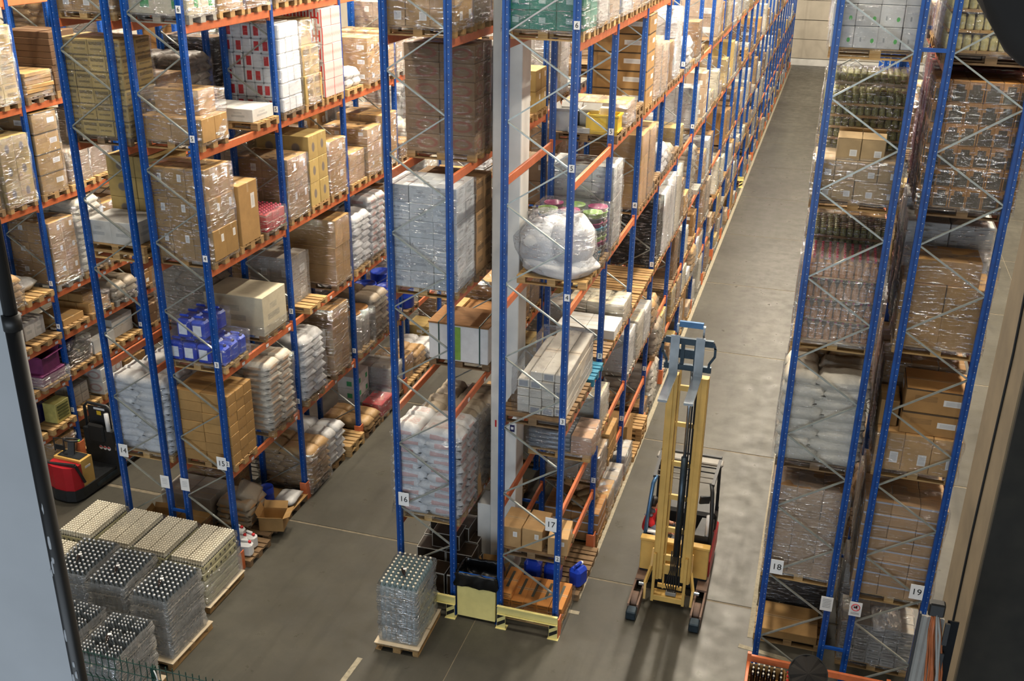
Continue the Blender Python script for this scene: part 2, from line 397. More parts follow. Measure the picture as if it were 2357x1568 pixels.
def blob_vf(sx, sy, sz, seed=0, n=28, m=16):
    """soft bulging bag resting flat on its base"""
    rnd = random.Random(seed); ph = [rnd.uniform(0, 6.28) for _ in range(8)]; v, f = [], []
    for j in range(m+1):
        t = -PI/2+PI*j/m; cz = math.sin(t); cr = abs(math.cos(t))**.62
        for i in range(n):
            a = 2*PI*i/n
            k = 1+.05*math.sin(3*a+ph[0]+2*t)+.04*math.sin(5*a+ph[1]-3*t)+.025*math.sin(11*a+ph[2]+4*t)+.03*math.sin(7*t+ph[3]+a)
            x = math.copysign(abs(math.cos(a))**.75, math.cos(a))*cr*k; y = math.copysign(abs(math.sin(a))**.75, math.sin(a))*cr*k
            v.append((x*sx/2, y*sy/2, max(0, (cz*.5+.5)*1.08-.08)*sz*(1+.04*math.sin(4*a+ph[4]))))
    for j in range(m):
        for i in range(n): k = (i+1) % n; f.append((j*n+i, j*n+k, (j+1)*n+k, (j+1)*n+i))
    return v, f
def shell_vf(sx, sy, sz, seed=0, bulge=.015, n=5, top=True, nz=6, slack=.012):
    """wrinkled film hood around a load: four sides and a top"""
    rnd = random.Random(seed); v, f = [], []; ring = []
    per = []
    for s in range(n): per.append((-1+2*s/n, -1))
    for s in range(n): per.append((1, -1+2*s/n))
    for s in range(n): per.append((1-2*s/n, 1))
    for s in range(n): per.append((-1, 1-2*s/n))
    for k in range(nz+1):
        r = []
        for a, b in per:
            q = bulge*rnd.uniform(-.3, 1)
            r.append(len(v)); v.append((a*(sx/2+q+slack), b*(sy/2+q+slack), sz*k/nz+(rnd.uniform(0, slack) if k == nz else 0)))
        ring.append(r)
    m = len(per)
    for k in range(nz):
        for i in range(m): j = (i+1) % m; f.append((ring[k][i], ring[k][j], ring[k+1][j], ring[k+1][i]))
    if top:
        grid = {}
        for i in range(n+1):
            for j in range(n+1):
                a = -1+2*i/n; b = -1+2*j/n
                if j == 0: idx = i
                elif i == n: idx = n+j
                elif j == n: idx = 2*n+(n-i)
                elif i == 0: idx = 3*n+(n-j)
                else: idx = None
                if idx is not None: grid[i, j] = ring[nz][idx % m]
                else: grid[i, j] = len(v); v.append((a*sx/2, b*sy/2, sz+rnd.uniform(.003, slack*1.4)))
        for i in range(n):
            for j in range(n): f.append((grid[i, j], grid[i+1, j], grid[i+1, j+1], grid[i, j+1]))
    return v, f
def obj(name, me, parent=None, loc=(0, 0, 0), rot=None, color=None, scale=None):
    o = bpy.data.objects.new(name, me); COL.objects.link(o)
    if parent is not None: o.parent = parent
    o.location = loc
    if rot: o.rotation_euler = rot
    if color: o.color = (*color, 1)
    if scale: o.scale = scale
    return o
def mobj(name, vf, mat, parent=None, loc=(0, 0, 0), rot=None, color=None, smooth=False, scale=None):
    return obj(name, raw_mesh(name, vf[0], vf[1], mat, smooth), parent, loc, rot, color, scale)
LABELS = set()
def tag(o, label, cat, group=None, kind=None):
    o['label'] = label; o['category'] = cat
    if group: o['group'] = group
    if kind: o['kind'] = kind
    return o
def thing(name, label, cat, loc=(0, 0, 0), rz=0.0, group=None):
    o = bpy.data.objects.new(name, None); COL.objects.link(o); o.location = loc; o.rotation_euler = (0, 0, rz)
    return tag(o, label, cat, group)
def struct(o, label):
    o['kind'] = 'structure'; o['label'] = label; return o
TXT = {}
def text(name, body, size, mat, parent, loc, rot, align='CENTER'):
    k = (body, size, mat)
    if k not in TXT:
        c = bpy.data.curves.new(name, 'FONT'); c.body = body; c.size = size; c.extrude = .001; c.align_x = align; c.align_y = 'CENTER'; c.resolution_u = 3
        t = bpy.data.objects.new(name, c); COL.objects.link(t); bpy.context.view_layer.update()
        me = bpy.data.meshes.new_from_object(t.evaluated_get(bpy.context.evaluated_depsgraph_get())); bpy.data.objects.remove(t)
        me.materials.clear(); me.materials.append(MAT[mat]); TXT[k] = me
    return obj(name, TXT[k], parent, loc, rot)

# ------------------------------------------------------------------ the hall
fl = obj('floor', raw_mesh('floor', *box_vf(40, 96, .1, o=(-3, 32, -.108)), 'joint_filler')); struct(fl, 'grey concrete warehouse floor with sawn joints')
xs = [-23, -14, -8, -2, 4, 10, 17]; ys = [-16, -10.1, -4.1]+[1.87+6.0*i for i in range(13)]+[80]
for i in range(len(xs)-1):
    for j in range(len(ys)-1):
        gx = .02; gy = .06 if ys[j] > 0 else .03; gy2 = .06 if ys[j+1] > 0 else .03
        if i == 1 and abs(ys[j]-1.87) < .01: gy = .16
        x0, x1, y0, y1 = xs[i]+gx/2, xs[i+1]-gx/2, ys[j]+gy/2, ys[j+1]-gy2/2
        obj('floor_slab', box('floor_slab', 'concrete_floor', round(x1-x0, 3), round(y1-y0, 3), .10), fl, ((x0+x1)/2, (y0+y1)/2, -.10))
def line(x0, y0, x1, y1, w, name='floor_marking'):
    return mobj(name, bar_vf((x0, y0, .003), (x1, y1, .003), w, .005), 'line_cream', fl)
line(-.36, 1.15, -.36, 74, .11); line(2.90, 1.0, 2.90, 74, .11); line(-3.64, -2.75, -3.58, -1.67, .10)
line(-12.0, 2.6, -10.4, 5.2, .10); line(2.72, .72, 3.9, .55, .10); line(-.42, .72, -.22, .72, .10)
wf = mobj('wall_far', box_vf(44, .4, 17.4, o=(-3, 0, 0)), 'wall_dark', None, (0, 74.8, 0)); struct(wf, 'pale panelled wall at the far end of the aisle')
for k in range(11):
    for xx in (-12, -6, 0, 6):
        obj('wall_panel', box('wall_panel', 'wall_panel', 5.97, .12, 1.44 if k % 2 else 1.46), wf, (xx+1.5, -.24, .55+k*1.5))
obj('wall_plinth', box('wall_plinth', 'column_white', 36, .16, .5), wf, (-3, -.26, 0))
for nm, xx, tx in (('wall_left', -22.3, 'white side wall beyond the left racks'), ('wall_right', 16.6, 'white side wall beyond the right racks')):
    struct(mobj(nm, box_vf(.3, 92, 17.4), 'wall_panel', None, (xx, 30, 0)), tx)
cl = thing('concrete_column', 'square white concrete column between racks sixteen and seventeen', 'column', (-1.965, 1.70, 0))
mobj('shaft', box_vf(.5, .5, 14, .012), 'column_white', cl)
mobj('plinth_guard', box_vf(.27, .5, 1.5, .01), 'column_white', cl, (-.39, .05, 0))
pl = obj('info_sticker', box('info_sticker', 'plastic_navy', .09, .006, .14), cl, (.17, -.253, 3.2)); obj('sticker_symbol', box('sticker_symbol', 'white_paper', .05, .006, .05), cl, (.17, -.258, 3.25))
obj('red_tag', box('red_tag', 'cap_red', .03, .006, .14), cl, (-.15, -.253, 3.25))

# ------------------------------------------------------------------ pallet racks
RACK = {
 12: dict(x=-14.72, lv=[1.0, 2.05, 4.1, 6.15, 8.2, 10.3], bays=5, h=.51),
 13: dict(x=-13.33, lv=[1.0, 2.05, 3.08, 4.1, 6.15, 8.2, 10.3], bays=6, h=.51),
 14: dict(x=-8.838, lv=[2.1, 4.15, 6.2, 8.28, 10.35], bays=6, h=.50),
 15: dict(x=-7.452, lv=[2.15, 4.2, 6.22, 8.3, 10.35], bays=9, h=.505),
 16: dict(x=-2.956, lv=[1.85, 4.15, 6.22, 8.29, 10.36], bays=13, h=.514),
 17: dict(x=-1.022, lv=[1.42, 2.55, 4.12, 6.3, 8.35, 10.4], bays=26, h=.522),
 18: dict(x=3.544, lv=[2.0, 4.1, 6.15, 8.3, 10.37], bays=4, h=.518),
 19: dict(x=4.973, lv=[1.9, 4.2, 6.25, 8.33, 10.37], bays=4, h=.516),
 20: dict(x=9.45, lv=[2.0, 4.1, 6.2, 8.3, 10.35], bays=5, h=.51),
}
NUM = {14: 'fourteen', 15: 'fifteen', 16: 'sixteen', 17: 'seventeen', 18: 'eighteen', 19: 'nineteen'}
RNAME = {12: 'the rack behind the far left rack', 13: 'the far left rack', 20: 'the far right rack'}
def rname(r): return RNAME.get(r) or 'rack '+NUM[r]
BAY = 2.8; HT = 11.7
up_prof = [(-.05, -.045), (-.012, -.045), (-.012, -.034), (.008, -.034), (.008, -.045), (.05, -.045), (.05, .045), (.03, .045), (.03, .03), (-.03, .03), (-.03, .045), (-.05, .045)]
up_me = raw_mesh('upright', *prism_vf(up_prof, 0, HT), 'blue_steel')
foot_me = box('base_plate', 'blue_plain', .15, .13, .012)
beam_me = raw_mesh('beam', *box_vf(.05, 2.69, .14, .008), 'orange_steel')
conn_me = raw_mesh('beam_connector', *box_vf(.062, .05, .23, .004), 'orange_steel')
guard_me = raw_mesh('post_guard', *prism_vf([(-.08, -.09), (.08, -.09), (.08, .09), (.06, .09), (.06, -.07), (-.08, -.07)], 0, .42), 'orange_steel')
guard_me2 = raw_mesh('post_guard', *prism_vf([(.08, -.09), (-.08, -.09), (-.08, .09), (-.06, .09), (-.06, -.07), (.08, -.07)], 0, .42), 'orange_steel')
BR = {}
def brace(half, dz, sgn):
    k = (round(half, 3), round(dz, 3), sgn)
    if k not in BR:
        a, b = Vector((-half*sgn, 0, 0)), Vector((half*sgn, 0, dz))
        BR[k] = raw_mesh('diagonal_brace', *bar_vf(a, b, .022, .036, (0, 1, 0)), 'galvanised')
    return BR[k]
plate_me = raw_mesh('number_plate', *box_vf(.20, .006, .27), 'white_paper')
tag_me = raw_mesh('level_plate', *box_vf(.085, .005, .115), 'white_paper')
bar_tag_me = raw_mesh('barcode_label', *box_vf(.005, .09, .06), 'white_paper')
racks = {}
for R, c in RACK.items():
    lab = {13: 'blue and orange pallet rack at the far left edge', 12: 'pallet rack standing back to back behind the far left rack', 20: 'pallet rack at the far right beyond rack 19'}.get(R, 'blue and orange pallet rack with number plate %s' % NUM.get(R, ''))
    rk = thing('pallet_rack', lab, 'pallet rack', (c['x'], 0, 0), 0, 'pallet racks'); racks[R] = rk; h = c['h']
    aisle = -1 if R in (12, 14, 16, 18, 20) else 1
    for k in range(c['bays']+1):
        near = k < 12
        fr = bpy.data.objects.new('upright_frame', None); COL.objects.link(fr); fr.parent = rk; fr.location = (0, k*BAY, 0)
        for s in (-1, 1):
            obj('upright', up_me, fr, (s*h, 0, 0), (0, 0, 0 if s > 0 else 0))
            obj('base_plate', foot_me, fr, (s*h, 0, 0))
        z = .87; s = aisle                                # zigzag: aisle-side nodes at .87+1.285k
        nodes = [(aisle, .22)] if False else []
        zz = [(-aisle, .22), (aisle, .87)]
        for q in range(8): zz += [(-aisle, 1.51+1.285*q), (aisle, 2.155+1.285*q)]
        ztop = 12.3-(14.8+k*BAY)*.09+1.0
        for (s0, z0), (s1, z1) in zip(zz, zz[1:]):
            if z0 > min(HT-.7, ztop): break
            obj('diagonal_brace', brace(h-.03, z1-z0, 1 if s0 < 0 else -1), fr, (0, -.01, z0))
        if k < c['bays']:
            for li, zl in enumerate(c['lv']):
                if zl > 12.3-(14.8+k*BAY)*.085+.6: continue
                for s in (-1, 1):
                    if k > 13 and s != aisle: continue
                    bm_ = obj('beam', beam_me, rk, (s*h, k*BAY+BAY/2, zl-.14))
                    if k < 7:
                        for e in (-1, 1): obj('beam_connector', conn_me, bm_, (0, e*1.355, -.05))
        if R in (13, 15, 17, 20):
            obj('post_guard', guard_me if aisle > 0 else guard_me2, rk, (aisle*(h+.015), k*BAY-.02, 0))
        if R in (13, 15, 17) and k < 6:                   # level numbers on the aisle-side posts
            n0 = 2
            for li, zl in enumerate(c['lv']):
                if R == 17 and li == 1: continue
                lp = obj('level_plate', tag_me, rk, (aisle*h+.012, k*BAY-.05, zl+.19))
                text('digit', str(li+2 if R != 17 else max(2, li+1)), .10, 'ink', lp, (0, -.004, .057), (PI/2, 0, 0))
    # barcode labels along the beams that face the aisle
    for k in range(min(3, c['bays'])):
        if R not in (13, 15, 16): continue
        for li, zl in enumerate(c['lv'][:4]):
            for q in (.5, 1.4, 2.3):
                if R != 13 and li > 1: continue
                obj('barcode_label', bar_tag_me, rk, (.03*1+h if R != 16 else h+.03, k*BAY+q+.3, zl-.11))
def plate(R, num, x, z, sz=1.0):
    p = obj('number_plate', plate_me, racks[R], (x, -.062, z))
    text('plate_digits', num, .155, 'ink', p, (0, -.005, .135), (PI/2, 0, 0)); return p
plate(14, '14', -.39, 2.16); plate(15, '15', .40, 2.26); plate(16, '16', -.40, 2.20); plate(17, '17', .40, 2.22); plate(18, '18', -.36, 2.19); plate(19, '19', .36, 2.19)
notice_me = raw_mesh('notice_sheet', *box_vf(.19, .006, .27), 'white_paper')
for R, x, z in ((14, .47, 1.62), (15, -.47, 1.64), (18, .49, 1.66), (19, -.49, 1.66)):
    p = obj('notice_sheet', notice_me, racks[R], (x, -.065, z))
    if R == 19:
        ring = [(.062*math.cos(a)+0, .062*math.sin(a)) for a in [i*2*PI/20 for i in range(21)]]
        mobj('prohibition_ring', tube_vf([(a, -.005, b+.17) for a, b in ring], .008, 6, False), 'ink_red', p)
        mobj('prohibition_bar', bar_vf((-.044, -.005, .214), (.044, -.005, .126), .004, .012, (0, 1, 0)), 'ink_red', p)
        mobj('truck_symbol', merge([xf(box_vf(.05, .003, .03), (-.005, -.004, .155)), xf(box_vf(.025, .003, .05), (.012, -.004, .155))]), 'ink', p)
        obj('print_line', box('print_line', 'ink_grey', .13, .003, .008), p, (0, -.004, .06)); obj('print_line', box('print_line', 'ink_grey', .13, .003, .008), p, (0, -.004, .04))
    elif R == 18:
        for i in range(6): obj('print_line', box('print_line', 'ink_grey', .13, .003, .008), p, (0, -.004, .22-i*.03))
    else:
        for i in range(4): obj('print_line', box('print_line', 'ink_grey', .11, .003, .004), p, (0, -.004, .2-i*.035))
# row spacers that tie two racks back to back
for Ra, Rb, zs in ((14, 15, (1.13,)), (16, 17, (.93,)), (18, 19, (.92, 10.55)), (12, 13, (1.1,))):
    a, b = RACK[Ra], RACK[Rb]; x0 = a['h']+.05; x1 = b['x']-a['x']-b['h']-.05
    for k in (0, 1, 2):
        for z in zs:
            hh = .1 if (Ra == 16 and k == 0 and z < 2) else .05
            mobj('row_spacer', bar_vf((x0, k*BAY-.03, z), (x1, k*BAY-.03, z), .04, hh), 'blue_plain', racks[Ra])

# ------------------------------------------------------------------ pallets
def pallet_pieces():
    for i, (y, w) in enumerate(((-.3275, .145), (-.17, .10), (0, .145), (.17, .10), (.3275, .145))): yield 'top_board', (1.2, w, .022), (0, y, .122)
    for x in (-.5275, 0, .5275): yield 'cross_board', (.145, .8, .022), (x, 0, .10)
    for x in (-.5275, 0, .5275):
        for y in (-.35, 0, .35): yield 'block', (.145, .10 if y else .145, .078), (x, y, .022)
    for y in (-.35, 0, .35): yield 'bottom_board', (1.2, .10 if y else .145, .022), (0, y, 0)
def pallet_joined(wood):
    return shared('pallet|joined', wood, lambda: merge([xf(box_vf(*s), l) for n, s, l in pallet_pieces()]))
PZ = .144
def pallet(parent, wood='wood_mid', detail=True, loc=(0, 0, 0), rz=0):
    if not detail: return obj('pallet', pallet_joined(wood), parent, loc, (0, 0, rz))
    e = bpy.data.objects.new('pallet', None); COL.objects.link(e); e.parent = parent; e.location = loc; e.rotation_euler = (0, 0, rz)
    for n, s, l in pallet_pieces():
        if n == 'block' and l[1] > .3 and l[0] < .1: continue
        obj(n, box(n, wood, *s), e, (l[0], l[1]+random.uniform(-.006, .006), l[2]))
    return e
# ------------------------------------------------------------------ labels by place
ORD = ['end', 'second', 'third', 'fourth', 'fifth', 'sixth', 'seventh', 'eighth', 'ninth', 'tenth', 'eleventh', 'twelfth', 'thirteenth', 'fourteenth', 'fifteenth', 'sixteenth', 'seventeenth', 'eighteenth', 'nineteenth', 'twentieth', 'twenty-first', 'twenty-second', 'twenty-third', 'twenty-fourth', 'twenty-fifth', 'twenty-sixth']
LVN = ['at floor', 'first beam', 'second beam', 'third beam', 'fourth beam', 'fifth beam', 'sixth beam', 'seventh beam']
SLN = ['near', 'middle', 'far']
def where(R, b, l, s): return '%s, %s bay, %s, %s' % ({12: 'back-left rack', 13: 'far-left rack', 20: 'far-right rack'}.get(R) or rname(R), ORD[b], LVN[l], SLN[s])
SLY = (.5, 1.4, 2.3)
def slot_loc(R, b, l, s, dx=0, dy=0):
    c = RACK[R]; return (c['x']+dx, b*BAY+SLY[s]+dy, 0 if l == 0 else c['lv'][l-1])
C_ = {k: srgb(v) for k, v in dict(kraft='#b38e5a', kdark='#8c6a40', tan='#b49c62', white='#cccdca', grey='#a9a59d', cream='#cfc7ae', brown='#83623c', pinkish='#a9957e', teal='#0a8a72',
      sackw='#d3d4d4', sackb='#b08e60', sackg='#a0937f', sackk='#544c45', sackc='#d6cfbf', orange='#cf8a45', black='#1b1917', red='#b5313a', maroon='#84303a', mag='#7a3566', navy='#23265c', dkbrown='#5e452f').items()}
def film(P, sx, sy, h, seed, mat='film', z=PZ-.05, loc=(0, 0), top=True, bulge=.02):
    key = 'stretch_wrap|%.2f,%.2f,%.2f,%d,%d' % (sx, sy, h, seed % 4, top)
    return obj('stretch_wrap', shared(key, mat, lambda: shell_vf(sx, sy, h, seed % 4, bulge, top=top), True), P, (loc[0], loc[1], z))
def cartons(P, tiers, mat='card', col='kraft', jit=.006, both=False, z0=PZ, name='carton', gap=.004):
    """tiers: (nx, ny, h, x0, x1, y0, y1); only cartons that show on the outside are made"""
    z = z0; n = len(tiers); colr = C_[col] if isinstance(col, str) else col
    for k, (nx, ny, h, x0, x1, y0, y1) in enumerate(tiers):
        w, d = (x1-x0)/nx, (y1-y0)/ny
        nxt = tiers[k+1] if k < n-1 else None
        me = box(name, mat, round(w-gap, 3), round(d-gap, 3), round(h-.003, 3), .008)
        for i in range(nx):
            for j in range(ny):
                xc, yc = x0+w*(i+.5), y0+d*(j+.5)
                covered = nxt is not None and nxt[3]-.02 <= xc <= nxt[4]+.02 and nxt[5]-.02 <= yc <= nxt[6]+.02
                if not (j == 0 or i == nx-1 or not covered or (both and i == 0)): continue
                f = random.uniform(.92, 1.08)
                obj(name, me, P, (xc+random.uniform(-jit, jit), yc+random.uniform(-jit, jit), z), (0, 0, random.uniform(-jit, jit)), tuple(min(1, q*f) for q in colr))
        z += h
    return z
def stack(nx, ny, nz, h, sx=1.18, sy=.8, cx=0, cy=0): return [(nx, ny, h/nz, cx-sx/2, cx+sx/2, cy-sy/2, cy+sy/2)]*nz
def sacks(P, layers, h, mat='sack', col='sackw', sx=1.18, sy=.80, both=False, z0=PZ, loc=(0, 0), name='sack', cols=2):
    lh = h/layers; colr = C_[col]; z = z0
    for k in range(layers):
        if k % 2 == 0: cells = [(sx/2, sy/2, -sx/4, -sy/4), (sx/2, sy/2, sx/4, -sy/4), (sx/2, sy/2, sx/4, sy/4)]+([(sx/2, sy/2, -sx/4, sy/4)] if k == layers-1 else [])
        else: cells = [(sx*.40, sy*.62, -sx*.3, -sy*.19), (sx*.6, sy/2, sx*.2, -sy/4), (sx*.6, sy/2, sx*.2, sy/4)]+([(sx*.4, sy*.38, -sx*.3, sy*.31)] if k == layers-1 else [])
        for w, d, x, y in cells:
            sd = random.randrange(4)
            me = shared('%s|%.2f,%.2f,%.2f,%d' % (name, w, d, lh, sd), mat, lambda: pillow_vf(w*1.08, d*1.08, lh*1.65, sd, 9, 7, 8.0, .30), True)
            f = random.uniform(.9, 1.06)
            obj(name, me, P, (loc[0]+x+random.uniform(-.018, .018), loc[1]+y+random.uniform(-.018, .018), z-lh*.12), (random.uniform(-.03, .03), random.uniform(-.02, .02), random.uniform(-.04, .04)), tuple(min(1, q*f) for q in colr))
        z += lh
    return z
def bottle_me(name, mat, r, h, neck=.35, n=8):
    return shared('%s|%.3f,%.3f' % (name, r, h), mat, lambda: lathe_vf([(r*.9, 0), (r, .02), (r, h*.52), (r*.75, h*.64), (r*neck, h*.74), (r*neck, h*.95)], n), True)
def cap_me(name, mat, r, h): return shared('%s|cap%.3f,%.3f' % (name, r, h), mat, lambda: lathe_vf([(r, 0), (r, h*.8), (r*.8, h)], 8), True)
LOADS = []
KEYS = {}
def load(R, b, l, s, desc, wood='wood_mid', dx=0, dy=0, rz=0.0, detail=None, cat='pallet load', name='pallet_load', group=None):
    x, y, z = slot_loc(R, b, l, s, dx, dy)
    P = thing(name, ('%s, %s' % (desc, where(R, b, l, s))), cat, (x, y, z+.001), rz, group or 'loads on %s' % rname(R))
    KEYS[P.name] = (R, b, l, s)
    if wood:
        if detail is None: detail = (b < 5 if R == 17 else b < 2)
        pallet(P, wood, detail)
    return P
def single(name, label, cat, vf_or_me, mat, loc, rz=0, col=None, group=None, smooth=False, rot=None):
    me = vf_or_me if not isinstance(vf_or_me, tuple) else raw_mesh(name, vf_or_me[0], vf_or_me[1], mat, smooth)
    o = obj(name, me, None, loc, rot or (0, 0, rz), col); return tag(o, label, cat, group)
USED = set()
def L(R, b, l, s, kind, **k):
    """one pallet load at a place of a rack"""
    USED.add((R, b, l, s)); seed = R*1000+b*100+l*10+s
    both = R >= 18
    kw = {q: k[q] for q in ('wood', 'dx', 'dy', 'rz') if q in k}
    col, mat, h, wrap = k.get('col', 'kraft'), k.get('mat', 'card'), k.get('h', 1.3), k.get('wrap', True)
    fm = k.get('film', 'film'); sx, sy = k.get('sx', 1.18), k.get('sy', .80)
    n = k.get('n', (2, 2, 4))
    if kind == 'cartons':
        P = load(R, b, l, s, k.get('d', 'stacked brown cartons in film'), **dict(kw, name=k.get('name', 'carton_pallet')))
        t = k.get('tiers') or stack(*n, h, sx, sy, k.get('cx', 0), k.get('cy', 0)); cartons(P, t, mat, col, both=both, jit=k.get('jit', .006), gap=k.get('gap', .004))
        hh = sum(q[2] for q in t)
        if wrap: film(P, sx, sy, hh+.04, seed, fm, loc=(k.get('cx', 0), k.get('cy', 0)))
    elif kind == 'sacks':
        P = load(R, b, l, s, k.get('d', 'stacked white sacks in film'), **dict(kw, name='sack_pallet'))
        sacks(P, k.get('layers', 10), h, k.get('mat', 'sack'), k.get('col', 'sackw'), sx, sy)
        if wrap: film(P, sx+.04, sy+.04, h+.03, seed, k.get('film', 'film_light'), bulge=.03)
    elif kind == 'empty':
        P = load(R, b, l, s, 'bare wooden pallet lying', **dict(kw, cat='pallet', name='wooden_pallet'))
        for q in range(1, k.get('count', 1)): pallet(P, k.get('wood', 'wood_mid'), True, (0, 0, .145*q))
    return P

# ------------------------------------------------------------------ loads, rack by rack (near bays as in the photograph)
# rack fifteen
L(15, 0, 5, 0, 'cartons', d='cream cartons with green squares', n=(2, 2, 3), h=1.3, col='cream', mat='card_greensquare', wood='wood_grey')
L(15, 0, 5, 1, 'cartons', d='film-wrapped pale cartons', n=(2, 1, 3), h=1.3, col='kraft', mat='card_sticker')
L(15, 0, 5, 2, 'cartons', d='brown cartons', n=(2, 1, 3), h=1.2, col='kdark')
L(15, 0, 4, 0, 'cartons', d='stepped brown cartons in film', tiers=[(2, 2, .40, -.59, .62, -.4, .4), (2, 1, .42, -.45, .42, -.1, .4)], sy=.8, h=.8)
P = load(15, 0, 4, 2, 'two flat white boxes', 'wood_mid'); cartons(P, [(2, 1, .24, -.62, .5, -.38, .38)], 'card_white_print', 'white')
USED.add((15, 0, 4, 1)); USED.add((15, 0, 4, 2))
L(15, 0, 3, 0, 'cartons', d='tall film-wrapped brown cartons', tiers=[(3, 2, .55, -.60, .62, -.4, .4), (3, 2, .55, -.60, .60, -.4, .4), (3, 2, .52, -.60, .56, -.4, .4)], mat='card_sticker_small', col=srgb('#a5834f'))
L(15, 0, 3, 1, 'cartons', d='single tall wrapped carton', tiers=[(1, 1, 1.12, -.5, .6, -.36, .3)], mat='card_sticker_small', sx=1.1, sy=.66)
P = load(15, 0, 3, 2, 'low pink bottle trays in film', 'wood_old'); USED.add((15, 0, 3, 2))
cartons(P, [(3, 3, .17, -.58, .6, -.36, .36), (3, 3, .17, -.58, .6, -.36, .36)], 'red_card', 'red', name='bottle_tray')
me = cap_me('cap', 'pink_cap', .022, .05)
for i in range(12):
    for j in range(8): obj('cap', me, P, (-.53+i*.096, -.31+j*.09, PZ+.34))
film(P, 1.2, .76, .42, 5)
# blue canisters on two tiers
P = load(15, 0, 2, 0, 'blue canisters in film', 'wood_new'); USED.add((15, 0, 2, 0)); USED.add((15, 0, 2, 1)); USED.add((15, 0, 2, 2))
can_me = shared('canister|blue', 'plastic_blue', lambda: merge([box_vf(.285, .24, .36, .04), xf(box_vf(.20, .05, .05, .02), (-.02, 0, .38))]), False)
ccap = cap_me('canister_cap', 'plastic_navy', .03, .04); clab = box('paper_label', 'white_paper', .17, .004, .20)
for i in range(4):
    for j in range(3):
        c = obj('canister', can_me, P, (-.45+i*.30, -.27+j*.27, PZ)); obj('canister_cap', ccap, c, (.09, 0, .36))
        if j == 0: obj('paper_label', clab, c, (0, -.123, .08))
for i in range(2):
    for j in range(3):
        c = obj('canister', can_me, P, (-.27+i*.30, -.20+j*.27, PZ+.43)); obj('canister_cap', ccap, c, (.09, 0, .36))
        if j == 0: obj('paper_label', clab, c, (0, -.123, .08))
film(P, 1.24, .82, .50, 3, 'film_light'); film(P, .66, .82, .40, 2, 'film_light', PZ+.43, (-.12, .06))
P = load(15, 0, 2, 2, 'large plain white carton', 'wood_mid', dx=-.06, dy=-.25); cartons(P, [(1, 1, .80, -.66, .62, -.46, .46)], 'card_white_print', 'cream'); film(P, 1.24, .9, .25, 4, 'film_light', top=False)
L(15, 0, 1, 0, 'cartons', d='plain brown cartons in seven layers', n=(2, 3, 7), h=1.46, sx=1.16, sy=.84, wrap=False, col=srgb('#b08a55'))
L(15, 0, 1, 1, 'sacks', d='white sacks with orange stripes', layers=11, h=1.42, mat='sack_orange', col='sackc', dy=.55, dx=.02, sy=.95)
USED.add((15, 0, 1, 2))
# floor of rack fifteen, first bay: loose goods on pallets
P = load(15, 0, 0, 0, 'old pallet under white jerrycans', 'wood_old', cat='pallet', name='wooden_pallet', dx=.1); USED.add((15, 0, 0, 0))
jer_vf = merge([box_vf(.27, .20, .30, .05), xf(box_vf(.16, .05, .06, .02), (-.02, 0, .31))]); jm = raw_mesh('jerrycan', *jer_vf, 'plastic_white'); jc = cap_me('screw_cap', 'cap_red', .034, .04)
for i, (x, y, zz, rz) in enumerate(((.42, -.22, 0, .2), (.20, -.02, 0, .1), (.12, -.28, 0, .0), (-.12, -.1, 0, .3), (.36, .06, 0, -.2), (.0, .2, 0, .1))):
    x0, y0, z0 = slot_loc(15, 0, 0, 0, .1)
    o = thing('jerrycan', ['white jerrycan with red cap nearest the aisle corner', 'white jerrycan second from the aisle corner by post fifteen', 'white jerrycan at the near edge of its pallet', 'white jerrycan standing farthest from the aisle', 'white jerrycan on the aisle side of its pallet', 'white jerrycan at the back of its pallet'][i], 'jerrycan', (x0+x, y0+y, z0+.146), rz, 'white jerrycans at foot of rack fifteen')
    obj('body', jm, o); obj('screw_cap', jc, o, (.08, 0, .295))
P = load(15, 0, 0, 1, 'pallet with grey sacks', 'wood_old'); USED.add((15, 0, 0, 1)); sacks(P, 4, .52, 'sack_orange', 'sackg', .75, .7, loc=(-.22, 0))
sk = pillow_vf(.5, .5, .2, 9)
single('loose_sack', 'crumpled grey sack leaning on top of the sack pile', 'sack', sk, 'sack', (slot_loc(15, 0, 0, 1)[0]-.12, 1.5, .72), .5, C_['sackg'], None, True, (.5, .5, .4))
def open_carton(w, d, h, col=None, flap=.16, ang=.9):
    t = .008
    ws = [xf(box_vf(w, t, h), (0, -d/2, 0)), xf(box_vf(w, t, h), (0, d/2, 0)), xf(box_vf(t, d, h), (-w/2, 0, 0)), xf(box_vf(t, d, h), (w/2, 0, 0)), box_vf(w, d, t)]
    fl_ = [xf(box_vf(w, t, flap), (0, -d/2, h), (ang, 0, 0)), xf(box_vf(w, t, flap), (0, d/2, h), (-ang*.7, 0, 0)), xf(box_vf(t, d, flap), (w/2, 0, h), (0, ang*1.3, 0)), xf(box_vf(t, d, flap), (-w/2, 0, h), (0, -ang*.5, 0))]
    return ws, fl_
def open_box(label, loc, w, d, h, rz=0, col='kraft', flap=.16, ang=.9, group=None, parent=None, name='open_carton'):
    ws, fs = open_carton(w, d, h, col, flap, ang)
    if parent is None: o = thing(name, label, 'carton', loc, rz, group)
    else:
        o = bpy.data.objects.new(name, None); COL.objects.link(o); o.parent = parent; o.location = loc; o.rotation_euler = (0, 0, rz)
    mobj('box_wall', merge(ws), 'card', o, color=C_[col])
    for f_ in fs: mobj('flap', f_, 'card', o, color=C_[col])
    return o
x0, y0, z0 = slot_loc(15, 0, 0, 1)
open_box('open brown carton with raised flaps on the floor beside rack fifteen', (x0+.52, y0-.02, .146), .50, .42, .30, .25)
